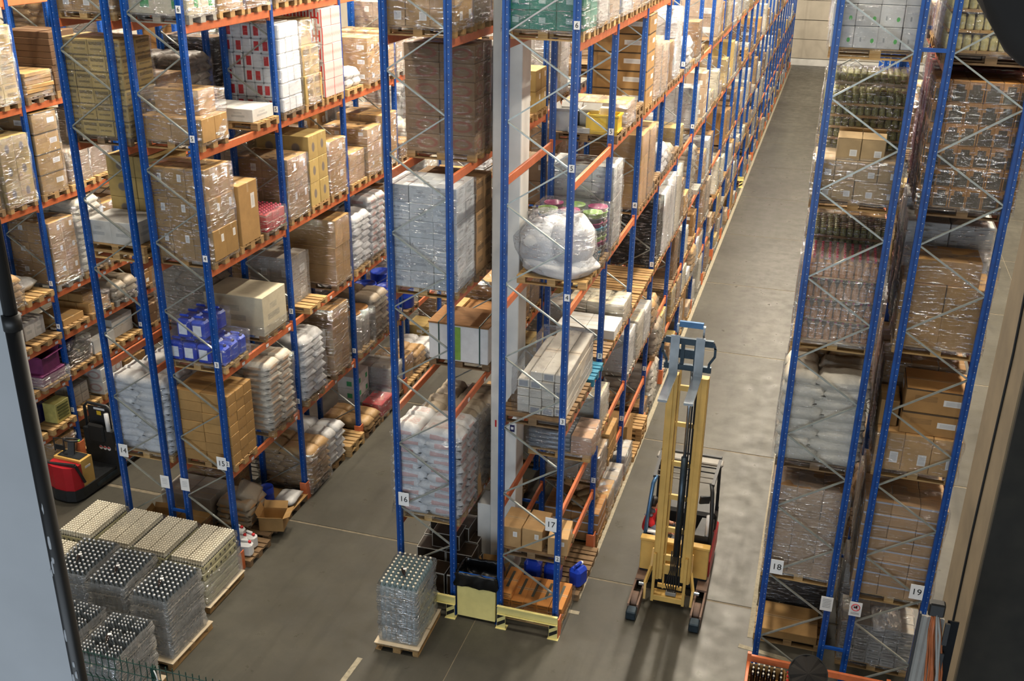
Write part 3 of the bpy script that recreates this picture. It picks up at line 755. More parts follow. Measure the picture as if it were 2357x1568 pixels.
P = load(15, 0, 0, 2, 'pallet topped with a kraft sheet', 'wood_old'); USED.add((15, 0, 0, 2)); cartons(P, [(1, 1, .012, -.6, .62, -.42, .42)], 'card', 'kraft', name='kraft_sheet')
x0, y0, z0 = slot_loc(15, 0, 0, 2)
single('white_sack', 'folded white sack on a kraft-covered pallet beside rack fifteen', 'sack', pillow_vf(.5, .62, .17, 3), 'sack', (x0+.33, y0+.02, .16), .1, C_['sackw'], None, True)
def drum_vf(r=.29, h=.9): return lathe_vf([(r*.96, 0), (r, .02), (r, h*.31), (r*1.03, h*.33), (r, h*.35), (r, h*.64), (r*1.03, h*.66), (r, h*.68), (r, h*.97), (r*.97, h), (r*.9, h), (r*.88, h-.02)], 16)
dm = raw_mesh('drum', *drum_vf(), 'plastic_blue', True)
single('blue_drum', 'small blue canister with red cap behind the open carton', 'drum', xf(drum_vf(.15, .42)), 'plastic_blue', (x0-.02, y0-.22, .17), 0, None, None, True)
# rack fifteen, second bay
L(15, 1, 5, 0, 'cartons', d='brown cartons in film', n=(2, 2, 3), h=1.2, mat='card_sticker'); L(15, 1, 5, 1, 'cartons', d='pale wrapped cartons', n=(3, 2, 3), h=1.1, col='grey'); L(15, 1, 5, 2, 'cartons', d='brown cartons', n=(2, 2, 2), h=1.0, col='kdark')
P = load(15, 1, 4, 0, 'white paper roll packs with red labels', 'wood_old'); USED.add((15, 1, 4, 0))
rm = shared('roll_pack|r', 'plastic_white', lambda: box_vf(.194, .262, .27, .022), False); rl = box('red_label', 'cap_red', .10, .004, .17)
for k in range(6):
    for i in range(6):
        for j in range(3):
            if not (j == 0 or i == 5 or k == 5): continue
            c = obj('roll_pack', rm, P, (-.49+i*.197+random.uniform(-.01, .01), -.26+j*.265, PZ+k*.272), (0, 0, random.uniform(-.05, .05)))
            if j == 0 and (i+k) % 3 != 0 and i < 5: obj('red_label', rl, c, (random.uniform(-.03, .03), -.132, .05))
film(P, 1.2, .8, 1.66, 2, 'film_light')
L(15, 1, 4, 1, 'cartons', d='stepped tan cartons with dark print', tiers=[(2, 2, .55, -.55, .6, -.36, .36), (2, 2, .55, -.55, .55, -.36, .36), (2, 1, .5, -.55, .4, -.36, .36)], mat='card_text', col='tan', sy=.5)
L(15, 1, 4, 2, 'cartons', d='red and white printed cartons', n=(4, 2, 5), h=1.75, mat='card_redwhite', col='white', wrap=False, sx=1.2, sy=.84, gap=.002)
L(15, 1, 3, 0, 'cartons', d='brown cartons in film, two layers', n=(2, 2, 2), h=1.18, mat='card_sticker_small', col=srgb('#a08058'))
L(15, 1, 3, 1, 'cartons', d='tan cartons with blue-grey dots', n=(2, 2, 3), h=1.45, mat='card_dots', col='tan', wrap=False)
L(15, 1, 3, 2, 'cartons', d='brown wrapped cartons with white slips', n=(1, 1, 2), h=1.15, mat='card_sticker_small', sx=1.16, sy=.76)
P = load(15, 1, 2, 0, 'half-empty pallet with pale wrapped boxes behind', 'wood_new', dy=.35, dx=.08); USED.add((15, 1, 2, 0)); USED.add((15, 1, 2, 1))
cartons(P, [(2, 1, .5, -.78, .18, -.36, .36), (2, 1, .52, -.78, .18, -.36, .36)], 'card_sticker', 'grey'); film(P, .98, .76, 1.05, 3, 'film_hazy', loc=(-.3, 0))
L(15, 1, 2, 2, 'cartons', d='tall plain brown cartons', tiers=[(1, 2, .42, -.6, .58, -.36, .36), (1, 2, .42, -.6, .58, -.36, .36), (1, 2, .62, -.6, .6, -.36, .36)], wood='wood_old', film='film_light')
L(15, 1, 1, 0, 'sacks', d='white sacks in a tall stack', layers=9, h=1.35, col='sackw', dx=.03, dy=.08, sy=.9)
L(15, 1, 1, 2, 'cartons', d='tall brown cartons of seven layers', n=(2, 2, 7), h=1.55, wood='wood_old', dy=-.3, col=srgb('#a58358'), sx=1.16); USED.add((15, 1, 1, 1))
L(15, 1, 0, 0, 'sacks', d='brown paper sacks under film', layers=6, h=.88, col='sackb', wood='wood_old', film='film', sx=1.28, sy=.86)
L(15, 1, 0, 1, 'sacks', d='white sacks in two piles', layers=5, h=.82, col='sackw', wrap=False, wood='wood_mid', sx=1.2, sy=.8)
L(15, 1, 0, 2, 'empty', wood='wood_new', count=2, dx=.1)
P = load(15, 2, 0, 0, 'pallet with brown paper sacks', 'wood_old', dx=.08); USED.add((15, 2, 0, 0)); sacks(P, 2, .25, 'sack', 'sackb')
P = load(15, 2, 0, 1, 'red and green-white boxes under loose film', 'wood_mid', dx=.08); USED.add((15, 2, 0, 1))
cartons(P, [(2, 2, .33, .05, .6, -.38, .38)], 'red_card', 'red', name='red_box'); cartons(P, [(1, 2, .33, -.6, -.1, -.4, .4)]*3, 'card_greensquare', 'white'); film(P, .6, .8, .5, 1, loc=(.3, 0))
L(15, 2, 1, 1, 'sacks', d='pale sacks', layers=7, h=1.0, col='sackg')
P = load(15, 2, 1, 0, 'grey wrapped drums with wooden lids', 'wood_new', dx=.03); USED.add((15, 2, 1, 0))
kg = raw_mesh('keg', *lathe_vf([(.24, 0), (.25, .02), (.25, .86), (.23, .9)], 14), 'card', True); lid = raw_mesh('keg_lid', *lathe_vf([(.235, 0), (.235, .02), (.2, .025)], 14), 'plywood', True)
for i in range(2):
    for j in range(2):
        for q in (0,):
            c = obj('keg', kg, P, (-.05+i*.5-.18, -.2+j*.42, PZ), color=C_['grey']); obj('keg_lid', lid, c, (0, 0, .9))
film(P, 1.1, .82, .95, 2, 'film', loc=(.05, 0))
L(15, 2, 2, 0, 'sacks', d='white rolled sacks', layers=8, h=1.2, col='sackw', wood='wood_new'); L(15, 2, 2, 1, 'sacks', d='white sacks with red-brown print', layers=9, h=1.4, mat='sack_red', col='sackw')
L(15, 2, 3, 0, 'cartons', d='low brown wrapped cartons', n=(2, 2, 2), h=.68, sx=1.1); L(15, 2, 3, 1, 'cartons', d='brown wrapped cartons with white slips', n=(2, 2, 3), h=1.05, mat='card_sticker_small'); L(15, 2, 3, 2, 'cartons', d='brown wrapped cartons', n=(2, 2, 3), h=1.2, mat='card_sticker')
P = load(15, 2, 4, 0, 'pallet with one white sack', 'wood_new'); USED.add((15, 2, 4, 0)); sacks(P, 2, .3, 'sack', 'sackw', .8, .7, loc=(.15, 0))
L(15, 2, 4, 1, 'cartons', d='brown cartons with white slips', n=(2, 2, 3), h=.95, mat='card_sticker', dy=.2); L(15, 2, 4, 2, 'cartons', d='stacked brown cartons', n=(2, 2, 3), h=1.0)
for (bb, ss) in ((2, 2), (3, 0)):
    P = load(15, bb, 1, ss, 'blue plastic drums', 'wood_old', dx=.05); USED.add((15, bb, 1, ss))
    for i in range(2): obj('drum', dm, P, (-.28+i*.6, 0, PZ))
L(15, 3, 0, 0, 'cartons', d='brown carton', n=(1, 1, 1), h=.7, sx=.9, sy=.7, wood='wood_new'); L(15, 3, 0, 1, 'sacks', d='tan paper sacks', layers=3, h=.45, col='sackb', sx=.9); L(15, 3, 0, 2, 'sacks', d='white sacks', layers=2, h=.3, col='sackw')

# rack 14
L(14, 0, 5, 0, 'cartons', d='pale brown cartons in film', n=(3, 2, 3), h=1.2, mat='card_sticker', wood='wood_new'); L(14, 0, 5, 1, 'cartons', d='brown cartons', n=(2, 2, 3), h=1.2, col='kdark'); L(14, 0, 5, 2, 'cartons', d='brown cartons', n=(2, 2, 3), h=1.2)
L(14, 0, 4, 0, 'cartons', d='tall tan cartons with black print', n=(4, 2, 6), h=1.62, mat='card_text_heavy', col='tan', sx=1.26, sy=.84, wood='wood_old', film='film_light', dx=-.01)
L(14, 0, 4, 2, 'sacks', d='dark sacks and red packs', layers=7, h=1.05, col='sackk', wood='wood_old')
L(14, 0, 4, 1, 'cartons', d='brown cartons', n=(2, 1, 3), h=.9, col='brown')
P = load(14, 0, 3, 0, 'two white cartons on doubled pallets', 'wood_new', dy=-.05); USED.add((14, 0, 3, 0)); pallet(P, 'wood_mid', True, (0, 0, .145)); cartons(P, [(2, 1, .42, -.56, .45, -.38, .38)], 'card_white_print', 'white', z0=PZ+.145)
L(14, 0, 3, 1, 'cartons', d='tall tan cartons with dark dots', n=(2, 2, 4), h=1.55, mat='card_dots', col='tan', wrap=False, dx=-.02, dy=-.1); USED.add((14, 0, 3, 2))
L(14, 0, 2, 2, 'sacks', d='grey-brown plastic sacks', layers=10, h=1.48, col='sackg', wood='wood_old', film='film', dx=-.02); USED.add((14, 0, 2, 0)); USED.add((14, 0, 2, 1))
L(14, 0, 1, 0, 'sacks', d='tall white plastic sacks', layers=11, h=1.52, col='sackw', wood='wood_new', sx=1.22); L(14, 0, 1, 1, 'sacks', d='white plastic sacks behind', layers=10, h=1.45, col='sackw')
L(14, 0, 1, 2, 'sacks', d='white plastic sacks', layers=9, h=1.3, col='sackw')
x0, y0, z0 = slot_loc(14, 0, 0, 0)
P = load(14, 0, 0, 0, 'brown cartons with red print under film', 'wood_mid', dx=.1, dy=.1); USED.add((14, 0, 0, 0)); cartons(P, [(2, 2, .30, -.6, .6, -.4, .4)], 'card_ring', 'kraft'); film(P, 1.2, .8, .36, 3, top=False)
open_box('small open brown carton on wrapped cartons at foot of rack fourteen', (x0-.12, y0-.05, .46), .45, .36, .17, .15, flap=.1)
L(14, 0, 0, 1, 'cartons', d='pale grey cartons', n=(2, 2, 2), h=.62, col='grey', dx=.1, wrap=False); L(14, 0, 0, 2, 'cartons', d='brown cartons with red rings', n=(2, 2, 2), h=.7, mat='card_ring')
L(14, 1, 4, 0, 'cartons', d='dark film-wrapped goods', n=(1, 1, 1), h=1.35, col='dkbrown', film='film_dark'); L(14, 1, 4, 1, 'cartons', d='dark film-wrapped goods', n=(2, 1, 2), h=1.4, col='dkbrown', film='film_dark')

# rack 13 (far left)
L(13, 1, 6, 0, 'cartons', d='flattened cartons tied in bundles', n=(2, 1, 6), h=.5, col='kraft', jit=.03, wood='wood_old', film='film_light'); L(13, 1, 6, 1, 'cartons', d='tall dark brown card sheets', n=(1, 1, 9), h=1.22, col='dkbrown', jit=.012, wrap=False)
L(13, 1, 6, 2, 'cartons', d='pale parcels tied with cord', n=(2, 2, 3), h=1.0, col='grey'); L(13, 0, 6, 2, 'cartons', d='tan cartons', n=(2, 2, 4), h=1.5, col='tan', mat='card_text'); L(13, 0, 6, 1, 'cartons', d='brown cartons', n=(2, 2, 4), h=1.5)
L(13, 1, 5, 0, 'cartons', d='big brown cartons with black tape', n=(1, 1, 4), h=1.72, mat='card_blacktape', sx=1.16, sy=.74, film='film_light', col=srgb('#b1905a'))
P = load(13, 1, 5, 1, 'small boxes between wooden posts', 'wood_new'); USED.add((13, 1, 5, 1)); cartons(P, [(4, 2, .18, -.5, .55, -.34, .34)]*4, 'card', 'pinkish'); film(P, 1.1, .7, .8, 1)
for sx_ in (-.4, .45): obj('wooden_post', box('wooden_post', 'wood_new', .06, .06, .95), P, (sx_, -.39, PZ))
L(13, 1, 5, 2, 'cartons', d='pinkish wrapped parcel', n=(1, 1, 1), h=1.45, col='pinkish', sx=.9); L(13, 0, 5, 2, 'cartons', d='tan cartons with dots', n=(2, 2, 3), h=1.4, mat='card_dots', col='tan')
L(13, 1, 4, 0, 'cartons', d='brown cartons, two by three, in film', n=(2, 2, 3), h=1.42, mat='card_sticker_small', wood='wood_grey', sx=1.2, col=srgb('#aa8656'), dx=-.02); L(13, 1, 4, 1, 'sacks', d='pinkish white sacks', layers=11, h=1.6, col='sackc', wood='wood_mid'); L(13, 1, 4, 2, 'cartons', d='brown wrapped cartons', n=(2, 2, 4), h=1.4)
P = load(13, 0, 4, 2, 'new pallet carrying a white sack', 'wood_new', cat='pallet', name='wooden_pallet', dx=.02); USED.add((13, 0, 4, 2)); x0, y0, z0 = slot_loc(13, 0, 4, 2)
single('white_sack', 'single white sack with grey band on a new pallet', 'sack', pillow_vf(.85, .6, .3, 5), 'sack', (x0-.12, y0+.02, z0+PZ), .1, C_['sackw'], None, True)
L(13, 0, 4, 1, 'sacks', d='brown wrapped sacks', layers=4, h=.55, col='sackb', film='film')
P = L(13, 1, 3, 0, 'cartons', d='flat brown carton', n=(1, 1, 1), h=.16, wrap=False, sx=.8, sy=.7, cx=.1); L(13, 1, 3, 1, 'cartons', d='loose tan boxes in torn film', tiers=[(3, 2, .22, -.55, .5, -.36, .36), (2, 1, .2, -.5, .3, -.3, .1)], wrap=True, film='film', sy=.5)
P = load(13, 0, 3, 2, 'navy and white double carton', 'wood_mid', dx=.04); USED.add((13, 0, 3, 2)); cartons(P, [(1, 2, .42, -.35, .25, -.32, .32)], 'card_white_print', 'white'); cartons(P, [(1, 1, .40, -.40, -.36, -.3, .3)], 'plastic_navy', 'navy', name='navy_side')
L(13, 0, 3, 1, 'cartons', d='pale and orange packs', n=(2, 1, 1), h=.36, col='pinkish', sx=.8, wrap=True)
P = load(13, 0, 2, 2, 'magenta cartons with torn film', 'wood_mid', dx=.05); USED.add((13, 0, 2, 2)); cartons(P, [(1, 3, .26, -.6, .55, -.38, .38)], 'magenta_card', 'mag', name='magenta_carton')
open_box('', (.0, 0, PZ+.26), .95, .6, .36, .1, 'mag', .14, .9, None, P, 'magenta_open_carton')
for ch in P.children:
    if ch.name.startswith('magenta_open_carton'):
        for g in ch.children: g.data.materials[0] = MAT['magenta_card']
film(P, 1.2, .84, .30, 1, 'film_hazy', top=False)
P = load(13, 1, 2, 0, 'dark plastic tubs in bunched film', 'wood_mid'); USED.add((13, 1, 2, 0)); tub = raw_mesh('tub', *lathe_vf([(.2, 0), (.24, .28), (.25, .3), (.2, .31)], 14), 'plastic_navy', True)
for i, (x, y, z) in enumerate(((.2, -.15, .34), (-.25, -.1, .34), (0, .2, .34))): obj('tub', tub, P, (x, y, PZ+z))
cartons(P, [(2, 1, .34, -.5, .5, -.36, .36)], 'card', 'black'); film(P, 1.05, .74, .66, 2, 'film')
L(13, 1, 2, 1, 'cartons', d='white boxes and crumpled paper', n=(2, 2, 1), h=.34, col='white', wrap=False, sx=1.0); L(13, 1, 2, 2, 'cartons', d='white canister boxes', n=(2, 1, 2), h=.5, col='white', wrap=False, sx=.7, wood='wood_new')
L(13, 2, 2, 0, 'cartons', d='dark boxes', n=(2, 1, 2), h=.5, col='dkbrown', wrap=False)
L(13, 0, 2, 1, 'empty', wood='wood_mid')
P = load(13, 0, 1, 2, 'navy carton and slotted lime crate', 'wood_new', dx=.05); USED.add((13, 0, 1, 2)); cartons(P, [(1, 1, .42, -.55, .1, -.3, .1)], 'plastic_navy', 'navy', name='navy_carton'); cartons(P, [(1, 1, .48, .15, .5, -.1, .36)], 'crate_lime', 'tan', name='lime_crate')
for i in range(5): obj('crate_slot', box('crate_slot', 'crate_olive', .02, .34, .035), P, (.502, .13, PZ+.08+i*.075))
L(13, 0, 1, 1, 'cartons', d='row of white narrow cartons', n=(1, 4, 1), h=.42, col='white', wrap=False, sx=.8, wood='wood_new')
L(13, 1, 1, 0, 'cartons', d='white cartons, two by two', n=(2, 2, 2), h=.5, col='grey', mat='card_white_print', wrap=False, sx=.55, sy=.5, wood='wood_new', cx=.1); L(13, 1, 1, 1, 'cartons', d='white cartons with pale rings', n=(2, 2, 2), h=.66, col='white', mat='card_ring', wrap=False); L(13, 1, 1, 2, 'cartons', d='brown open cartons', n=(2, 2, 2), h=.5, col='kdark', wrap=False)
L(13, 1, 0, 1, 'cartons', d='pale cartons with leaning sheet', n=(2, 2, 2), h=.5, col='grey', wrap=False); L(13, 1, 0, 2, 'cartons', d='tan cartons', n=(2, 2, 2), h=.8, wrap=False); L(13, 1, 0, 0, 'empty', wood='wood_new', dx=.3)

# rack sixteen
L(16, 0, 5, 0, 'cartons', d='brown cartons with slips under glossy film', n=(3, 2, 3), h=1.3, mat='card_sticker', film='film'); L(16, 0, 5, 1, 'cartons', d='grey-brown wrapped carton', n=(1, 1, 2), h=1.2, col='pinkish'); L(16, 0, 5, 2, 'cartons', d='brown wrapped cartons', n=(2, 2, 3), h=1.2)
L(16, 0, 4, 1, 'cartons', d='tall brown cartons with ring print', n=(2, 2, 6), h=1.72, mat='card_ring', col=srgb('#94785a'), wood='wood_mid', film='film_light', sx=1.2, sy=.84); USED.add((16, 0, 4, 0))
L(16, 0, 4, 2, 'cartons', d='silver wrapped goods', n=(1, 1, 2), h=1.6, col='grey')
L(16, 0, 3, 0, 'cartons', d='tall white printed cartons in film', n=(3, 2, 6), h=1.72, mat='card_white_print', col=srgb('#cdd3d6'), sx=1.22, sy=.86, film='film', wood='wood_new', dx=.0)
L(16, 0, 3, 1, 'cartons', d='tall brown carton stack with dark lid', n=(1, 2, 3), h=1.62, col=srgb('#9b7c58'), wood='wood_old', sx=1.16, mat='card_text', wrap=False, dx=.04); L(16, 0, 3, 2, 'cartons', d='dark wrapped trays', n=(2, 2, 6), h=1.1, col='dkbrown', wood='wood_old')
USED |= {(16, 0, 2, 0), (16, 0, 2, 1)}
P = load(16, 0, 2, 2, 'plywood crate with white and green side', 'wood_old', dx=-.02, dy=-.05); USED.add((16, 0, 2, 2)); cr = obj('crate_body', box('crate_body', 'plastic_white', 1.16, .86, .72, .01), P, (0, 0, PZ)); obj('plywood_lid', box('plywood_lid', 'plywood', 1.18, .88, .03), P, (0, 0, PZ+.72))
obj('green_panel', box('green_panel', 'bucket_green', .13, .006, .66), P, (-.02, -.434, PZ+.03))
for sx_ in (-.38, .42): obj('strap', box('strap', 'fence_green', .02, .89, .76), P, (sx_, 0, PZ))
P = load(16, 1, 2, 0, 'stack of brown timber boards', 'wood_old'); USED.add((16, 1, 2, 0))
for k in range(5): obj('timber_board', box('timber_board', 'plywood', 1.2, .8, .10), P, (random.uniform(-.02, .02), 0, PZ+k*.105))
obj('pale_board', box('pale_board', 'wood_new', .2, 1.2, .05), P, (-.5, -.3, PZ+.53))
L(16, 0, 1, 0, 'sacks', d='tall white sacks with red print', layers=10, h=1.66, mat='sack_red', col='sackw', sx=1.24, sy=.86, wood='wood_new')
P = load(16, 0, 1, 1, 'wrapped soft bale with leaning card strip', 'wood_old'); USED.add((16, 0, 1, 1)); sacks(P, 8, 1.5, 'sack', 'sackg', 1.1, .8); film(P, 1.16, .84, 1.55, 2, 'film_hazy')
mobj('card_strip', bar_vf((.63, -.25, .1), (.50, -.15, 1.45), .20, .02, (1, 0, 0)), 'kraft', P)
L(16, 0, 1, 2, 'sacks', d='wrapped beige bale', layers=8, h=1.4, col='sackg')
# black boxes with white edges on the floor under rack sixteen
USED |= {(16, 0, 0, 0), (16, 0, 0, 1), (16, 0, 0, 2)}
g = 'black boxes at foot of rack sixteen'; bx = RACK[16]['x']
spots = [(-.32, .95, 0, .55, .42, .38), (.26, .95, 0, .55, .42, .38), (-.3, 1.4, 0, .55, .42, .38), (.3, 1.4, 0, .55, .42, .38), (.42, .48, 0, .30, .40, .62), (.08, .48, 0, .30, .40, .62), (-.28, .48, 0, .3, .4, .62),
         (-.25, 1.02, .38, .58, .42, .36), (.32, 1.02, .38, .52, .42, .36), (-.32, 1.48, .38, .5, .42, .36), (.30, 1.48, .38, .5, .42, .36), (.02, 1.12, .74, .56, .42, .32), (.2, 1.5, .74, .36, .5, .30), (-.2, 1.62, .74, .6, .4, .34)]
bl = ['lowest in its corner', 'lowest under the middle', 'at back left', 'at back right', 'standing upright nearest the post', 'standing upright in the middle', 'standing upright at the left', 'in second layer left', 'in second layer right', 'in second layer back left', 'in second layer back right', 'on top of the pile', 'top right turned sideways', 'top rear of the pile']
for (x, y, z, w, d, h), t in zip(spots, bl):
    o = single('black_box', 'glossy black box with white edges %s under rack sixteen' % t, 'box', box('black_box', 'card_whiteedge', w, d, h, .004), None, (bx+x, y, z+.001), random.uniform(-.06, .06), C_['black'], g)
open_box('open tan carton beside the yellow bin behind the column', (-2.05, 1.02, .001), .42, .4, .38, .1, ang=.7)

# rack seventeen
L(17, 0, 6, 0, 'cartons', d='teal cartons in clear film', n=(3, 2, 5), h=1.35, mat='card_teal', col='teal', wood='wood_new', sx=1.2, sy=.84); L(17, 0, 6, 1, 'cartons', d='white film-wrapped goods', n=(1, 1, 2), h=1.3, col='grey', film='film_hazy'); L(17, 0, 6, 2, 'cartons', d='pale grey wrapped carton', n=(1, 1, 1), h=1.2, col='pinkish', wood='wood_new')
USED |= {(17, 0, 5, 0), (17, 0, 5, 1), (17, 0, 5, 2), (17, 0, 4, 0), (17, 0, 2, 0), (17, 0, 2, 1)}
P = load(17, 0, 4, 1, 'bulging white bag bundle in film', 'wood_new', dx=.0); USED.add((17, 0, 4, 1))
for (x, y, z, w, d_, h, sd) in ((0, 0, 0, 1.30, .92, .40, 1), (-.24, -.02, .16, .80, .84, .72, 2), (.24, .02, .18, .74, .86, .82, 3), (-.02, .1, .45, .7, .6, .50, 4)):
    mobj('bag', blob_vf(w, d_, h, sd), 'sack', P, (x, y, PZ+z), (random.uniform(-.06, .06), random.uniform(-.08, .08), random.uniform(-.15, .15)), C_['sackw'], True)
v_, f_ = blob_vf(1.36, .98, 1.08, 11, 36, 20); rn_ = random.Random(5)
mobj('stretch_wrap', ([(x*(1+rn_.uniform(-.02, .02)), y*(1+rn_.uniform(-.02, .02)), z) for x, y, z in v_], f_), 'film', P, (0, 0, PZ-.03), smooth=True)
P = load(17, 0, 4, 2, 'nested green and magenta buckets in film', 'wood_mid', dx=.02); USED.add((17, 0, 4, 2))
bk = [raw_mesh('bucket', *lathe_vf([(.135, 0), (.145, .02), (.17, .2), (.178, .2), (.178, .215), (.16, .215), (.135, .03), (.01, .025)], 12, False), m, True) for m in ('bucket_green', 'bucket_magenta', 'bucket_grey', 'bucket_blue')]
for i in range(3):
    for j in range(2):
        for k in range(9):
            m = [0, 1, 0, 2, 1, 3, 0, 2, 1][(k+i*2+j) % 9] if k > 7 else [2, 0, 3, 2, 1, 0, 2, 3, 1][(k+i+j) % 9]
            if k == 8: m = (0, 1)[(i+j) % 2]
            obj('bucket', bk[m], P, (-.4+i*.40, -.2+j*.40, PZ+k*.085+random.uniform(-.005, .005)))
film(P, 1.22, .84, .98, 1, 'film')
# long white cartons lying across the bay
P = load(17, 0, 3, 0, 'old pallet under long white cartons', 'wood_old', cat='pallet', name='wooden_pallet', dx=-.02); pallet(P, 'wood_old', True, (.02, .86, 0)); USED |= {(17, 0, 3, 0), (17, 0, 3, 1), (17, 0, 3, 2)}
P = load(17, 0, 3, 2, 'blue pallet under long white cartons', 'pallet_blue', cat='pallet', name='wooden_pallet', dx=.02)
x0, y0, z0 = slot_loc(17, 0, 3, 0)
o = thing('long_carton_bundle', 'bundle of long white cartons lying lengthwise on third beam of rack seventeen', 'carton bundle', (x0+.04, y0+.75, z0+PZ+.002))
me = raw_mesh('long_carton', *box_vf(.205, 1.95, .15, .008), 'card'); em = box('end_print', 'ink_grey', .15, .004, .10)
for i in range(4):
    for k in range(5):
        if k == 4 and i in (0,): continue
        c = obj('long_carton', me, o, (-.28+i*.215+random.uniform(-.004, .004), random.uniform(-.03, .03), k*.155), color=srgb('#d3cdc0'))
        if random.random() < .35: obj('end_print', em, c, (0, -.977, .025))
film(o, .9, 1.98, .82, 3, 'film_light', 0)
P = load(17, 0, 2, 2, 'grey tubes and peach printed pack', 'wood_new', dx=.02, dy=-.02); USED.add((17, 0, 2, 2))
tb = raw_mesh('grey_tube', *xf(tube_vf([(-.40, 0, 0), (.40, 0, 0)], .05, 10)), 'tube_grey', True)
for j in range(7):
    for k in range(4): obj('grey_tube', tb, P, (-.2, -.33+j*.11, PZ+.05+k*.095))
cartons(P, [(1, 2, .38, .22, .62, -.4, .4)], 'card', srgb('#c9a58a'), name='peach_pack'); film(P, 1.24, .82, .42, 1, 'film')
L(17, 1, 2, 0, 'cartons', d='cream wrapped box', n=(1, 1, 1), h=.7, sx=.7, cx=.2, col='cream', film='film_hazy')
P = load(17, 0, 1, 0, 'worn pallet under three brown cartons', 'wood_old', cat='pallet', name='wooden_pallet', dy=.05); USED |= {(17, 0, 1, 0), (17, 0, 1, 1), (17, 0, 1, 2)}
x0, y0, z0 = slot_loc(17, 0, 1, 0)
for (x, y, w, d, h, rz, t) in ((-.40, -.03, .38, .66, .42, .0, 'leftmost of three on the lowest beam of rack seventeen'), (-.0, .0, .38, .66, .42, -.03, 'middle one of three on the lowest beam of rack seventeen'), (.44, -.05, .36, .62, .36, .1, 'beneath plate seventeen, rightmost of three')):
    single('brown_carton', 'plain brown carton ' + t, 'carton', box('brown_carton', 'card_sticker_small', w, d, h, .008), None, (x0+x, y0+y+.05, z0+PZ+.002), rz, srgb('#bf9a6a'), 'three brown cartons on rack seventeen')
P = load(17, 0, 0, 0, 'orange cartons with dark print in two layers', 'wood_mid', dx=.0, dy=.06); USED |= {(17, 0, 0, 0), (17, 0, 0, 1), (17, 0, 0, 2)}
t_ = cartons(P, [(5, 1, .15, -.62, .6, -.4, .42), (5, 1, .15, -.62, .6, -.4, .42)], 'card_text', 'orange', name='orange_carton'); cartons(P, [(1, 1, .12, -.62, -.36, -.38, .44)], 'card_text', 'orange', z0=t_, name='orange_carton')
for i in range(5): mobj('top_print', box_vf(.05, .5, .002), 'label_dark', P, (-.5+i*.244, .05, t_+(.121 if i == 0 else .001)))
film(P, 1.26, .86, .3, 1, 'film_light', top=False)
P = load(17, 0, 0, 1, 'worn pallet under blue canisters', 'wood_old', cat='pallet', name='wooden_pallet', dx=.1, dy=.06)
for i, (x, y, rz, t) in enumerate(((-.38, -.12, 0, 'leftmost of three under rack seventeen'), (.02, -.12, 0, 'middle one of three under rack seventeen'), (.50, -.08, 1.2, 'on the aisle side under rack seventeen'))):
    o = thing('blue_canister', 'blue plastic canister with white cap ' + t, 'canister', (x0+x+.1, 1.48+y, .147), rz, 'blue canisters at foot of rack seventeen')
    mobj('body', merge([box_vf(.33, .27, .40, .06), xf(box_vf(.2, .06, .06, .02), (0, 0, .42))]), 'plastic_blue', o); mobj('white_cap', lathe_vf([(.04, 0), (.04, .05), (.03, .055)], 10), 'plastic_white', o, (.1, 0, .40), smooth=True)
    mobj('handle', tube_vf([(-.12, 0, .40), (-.10, 0, .48), (.03, 0, .48), (.05, 0, .40)], .018, 6), 'plastic_blue', o)
L(17, 0, 0, 2, 'empty', wood='wood_old', count=1, dx=.12)
P = load(17, 1, 0, 0, 'brown cartons with orange-white lettering and paper waste', 'wood_mid', dx=.05); USED.add((17, 1, 0, 0)); cartons(P, [(2, 2, .22, -.55, .6, -.4, .4)]*3, 'card_bluetape', srgb('#a5784a')); 
for i in range(6): mobj('paper_scrap', pillow_vf(.45, .35, .16, i), 'kraft', P, (random.uniform(-.4, .4), random.uniform(-.25, .25), PZ+.66+random.uniform(0, .12)), (random.uniform(-.5, .5), random.uniform(-.5, .5), random.uniform(0, 3)), smooth=True)
L(17, 1, 0, 1, 'cartons', d='kraft paper filled cartons', n=(2, 2, 2), h=.5, wrap=True, dx=.05); L(17, 1, 0, 2, 'cartons', d='grey strapped flat boxes', n=(4, 2, 1), h=.42, col='grey', dx=.05)
L(17, 2, 0, 0, 'cartons', d='grey wrapped low boxes', n=(4, 1, 2), h=.5, col='grey', dx=.06); L(17, 2, 0, 1, 'cartons', d='brown folded cartons', n=(1, 1, 1), h=.75, sx=.8, sy=.75, dx=.1, wrap=False); L(17, 2, 0, 2, 'empty', wood='wood_mid', count=3, dx=.1)
L(17, 1, 1, 0, 'cartons', d='pinkish wrapped boxes', n=(3, 2, 2), h=.55, col='pinkish', dx=.0); L(17, 1, 1, 1, 'cartons', d='open brown cartons with pale lids', n=(2, 2, 2), h=.6, dx=.02, wrap=False); USED |= {(17, 1, 1, 2)}
USED |= {(17, 1, 2, 1), (17, 1, 2, 2)}
L(17, 1, 3, 0, 'empty', wood='wood_old'); L(17, 1, 3, 1, 'cartons', d='white-topped flat boxes', n=(2, 2, 1), h=.2, col='white', wrap=False); L(17, 1, 3, 2, 'cartons', d='white flat boxes in two layers', n=(3, 2, 2), h=.42, col='cream', film='film')
L(17, 1, 4, 0, 'cartons', d='tall white cartons with brown lid', n=(3, 3, 5), h=1.5, mat='card_white_print', col=srgb('#c9ccc8'), sx=1.2, film='film', wood='wood_new'); USED |= {(17, 1, 4, 1), (17, 1, 4, 2)}
P = load(17, 1, 5, 0, 'open white boxes and a yellow crate', 'wood_old', dx=.02); USED.add((17, 1, 5, 0))
open_box('', (-.38, -.05, PZ), .38, .5, .34, 0, 'white', .1, .8, None, P); open_box('', (.0, .1, PZ), .34, .4, .30, .1, 'white', .12, .8, None, P)
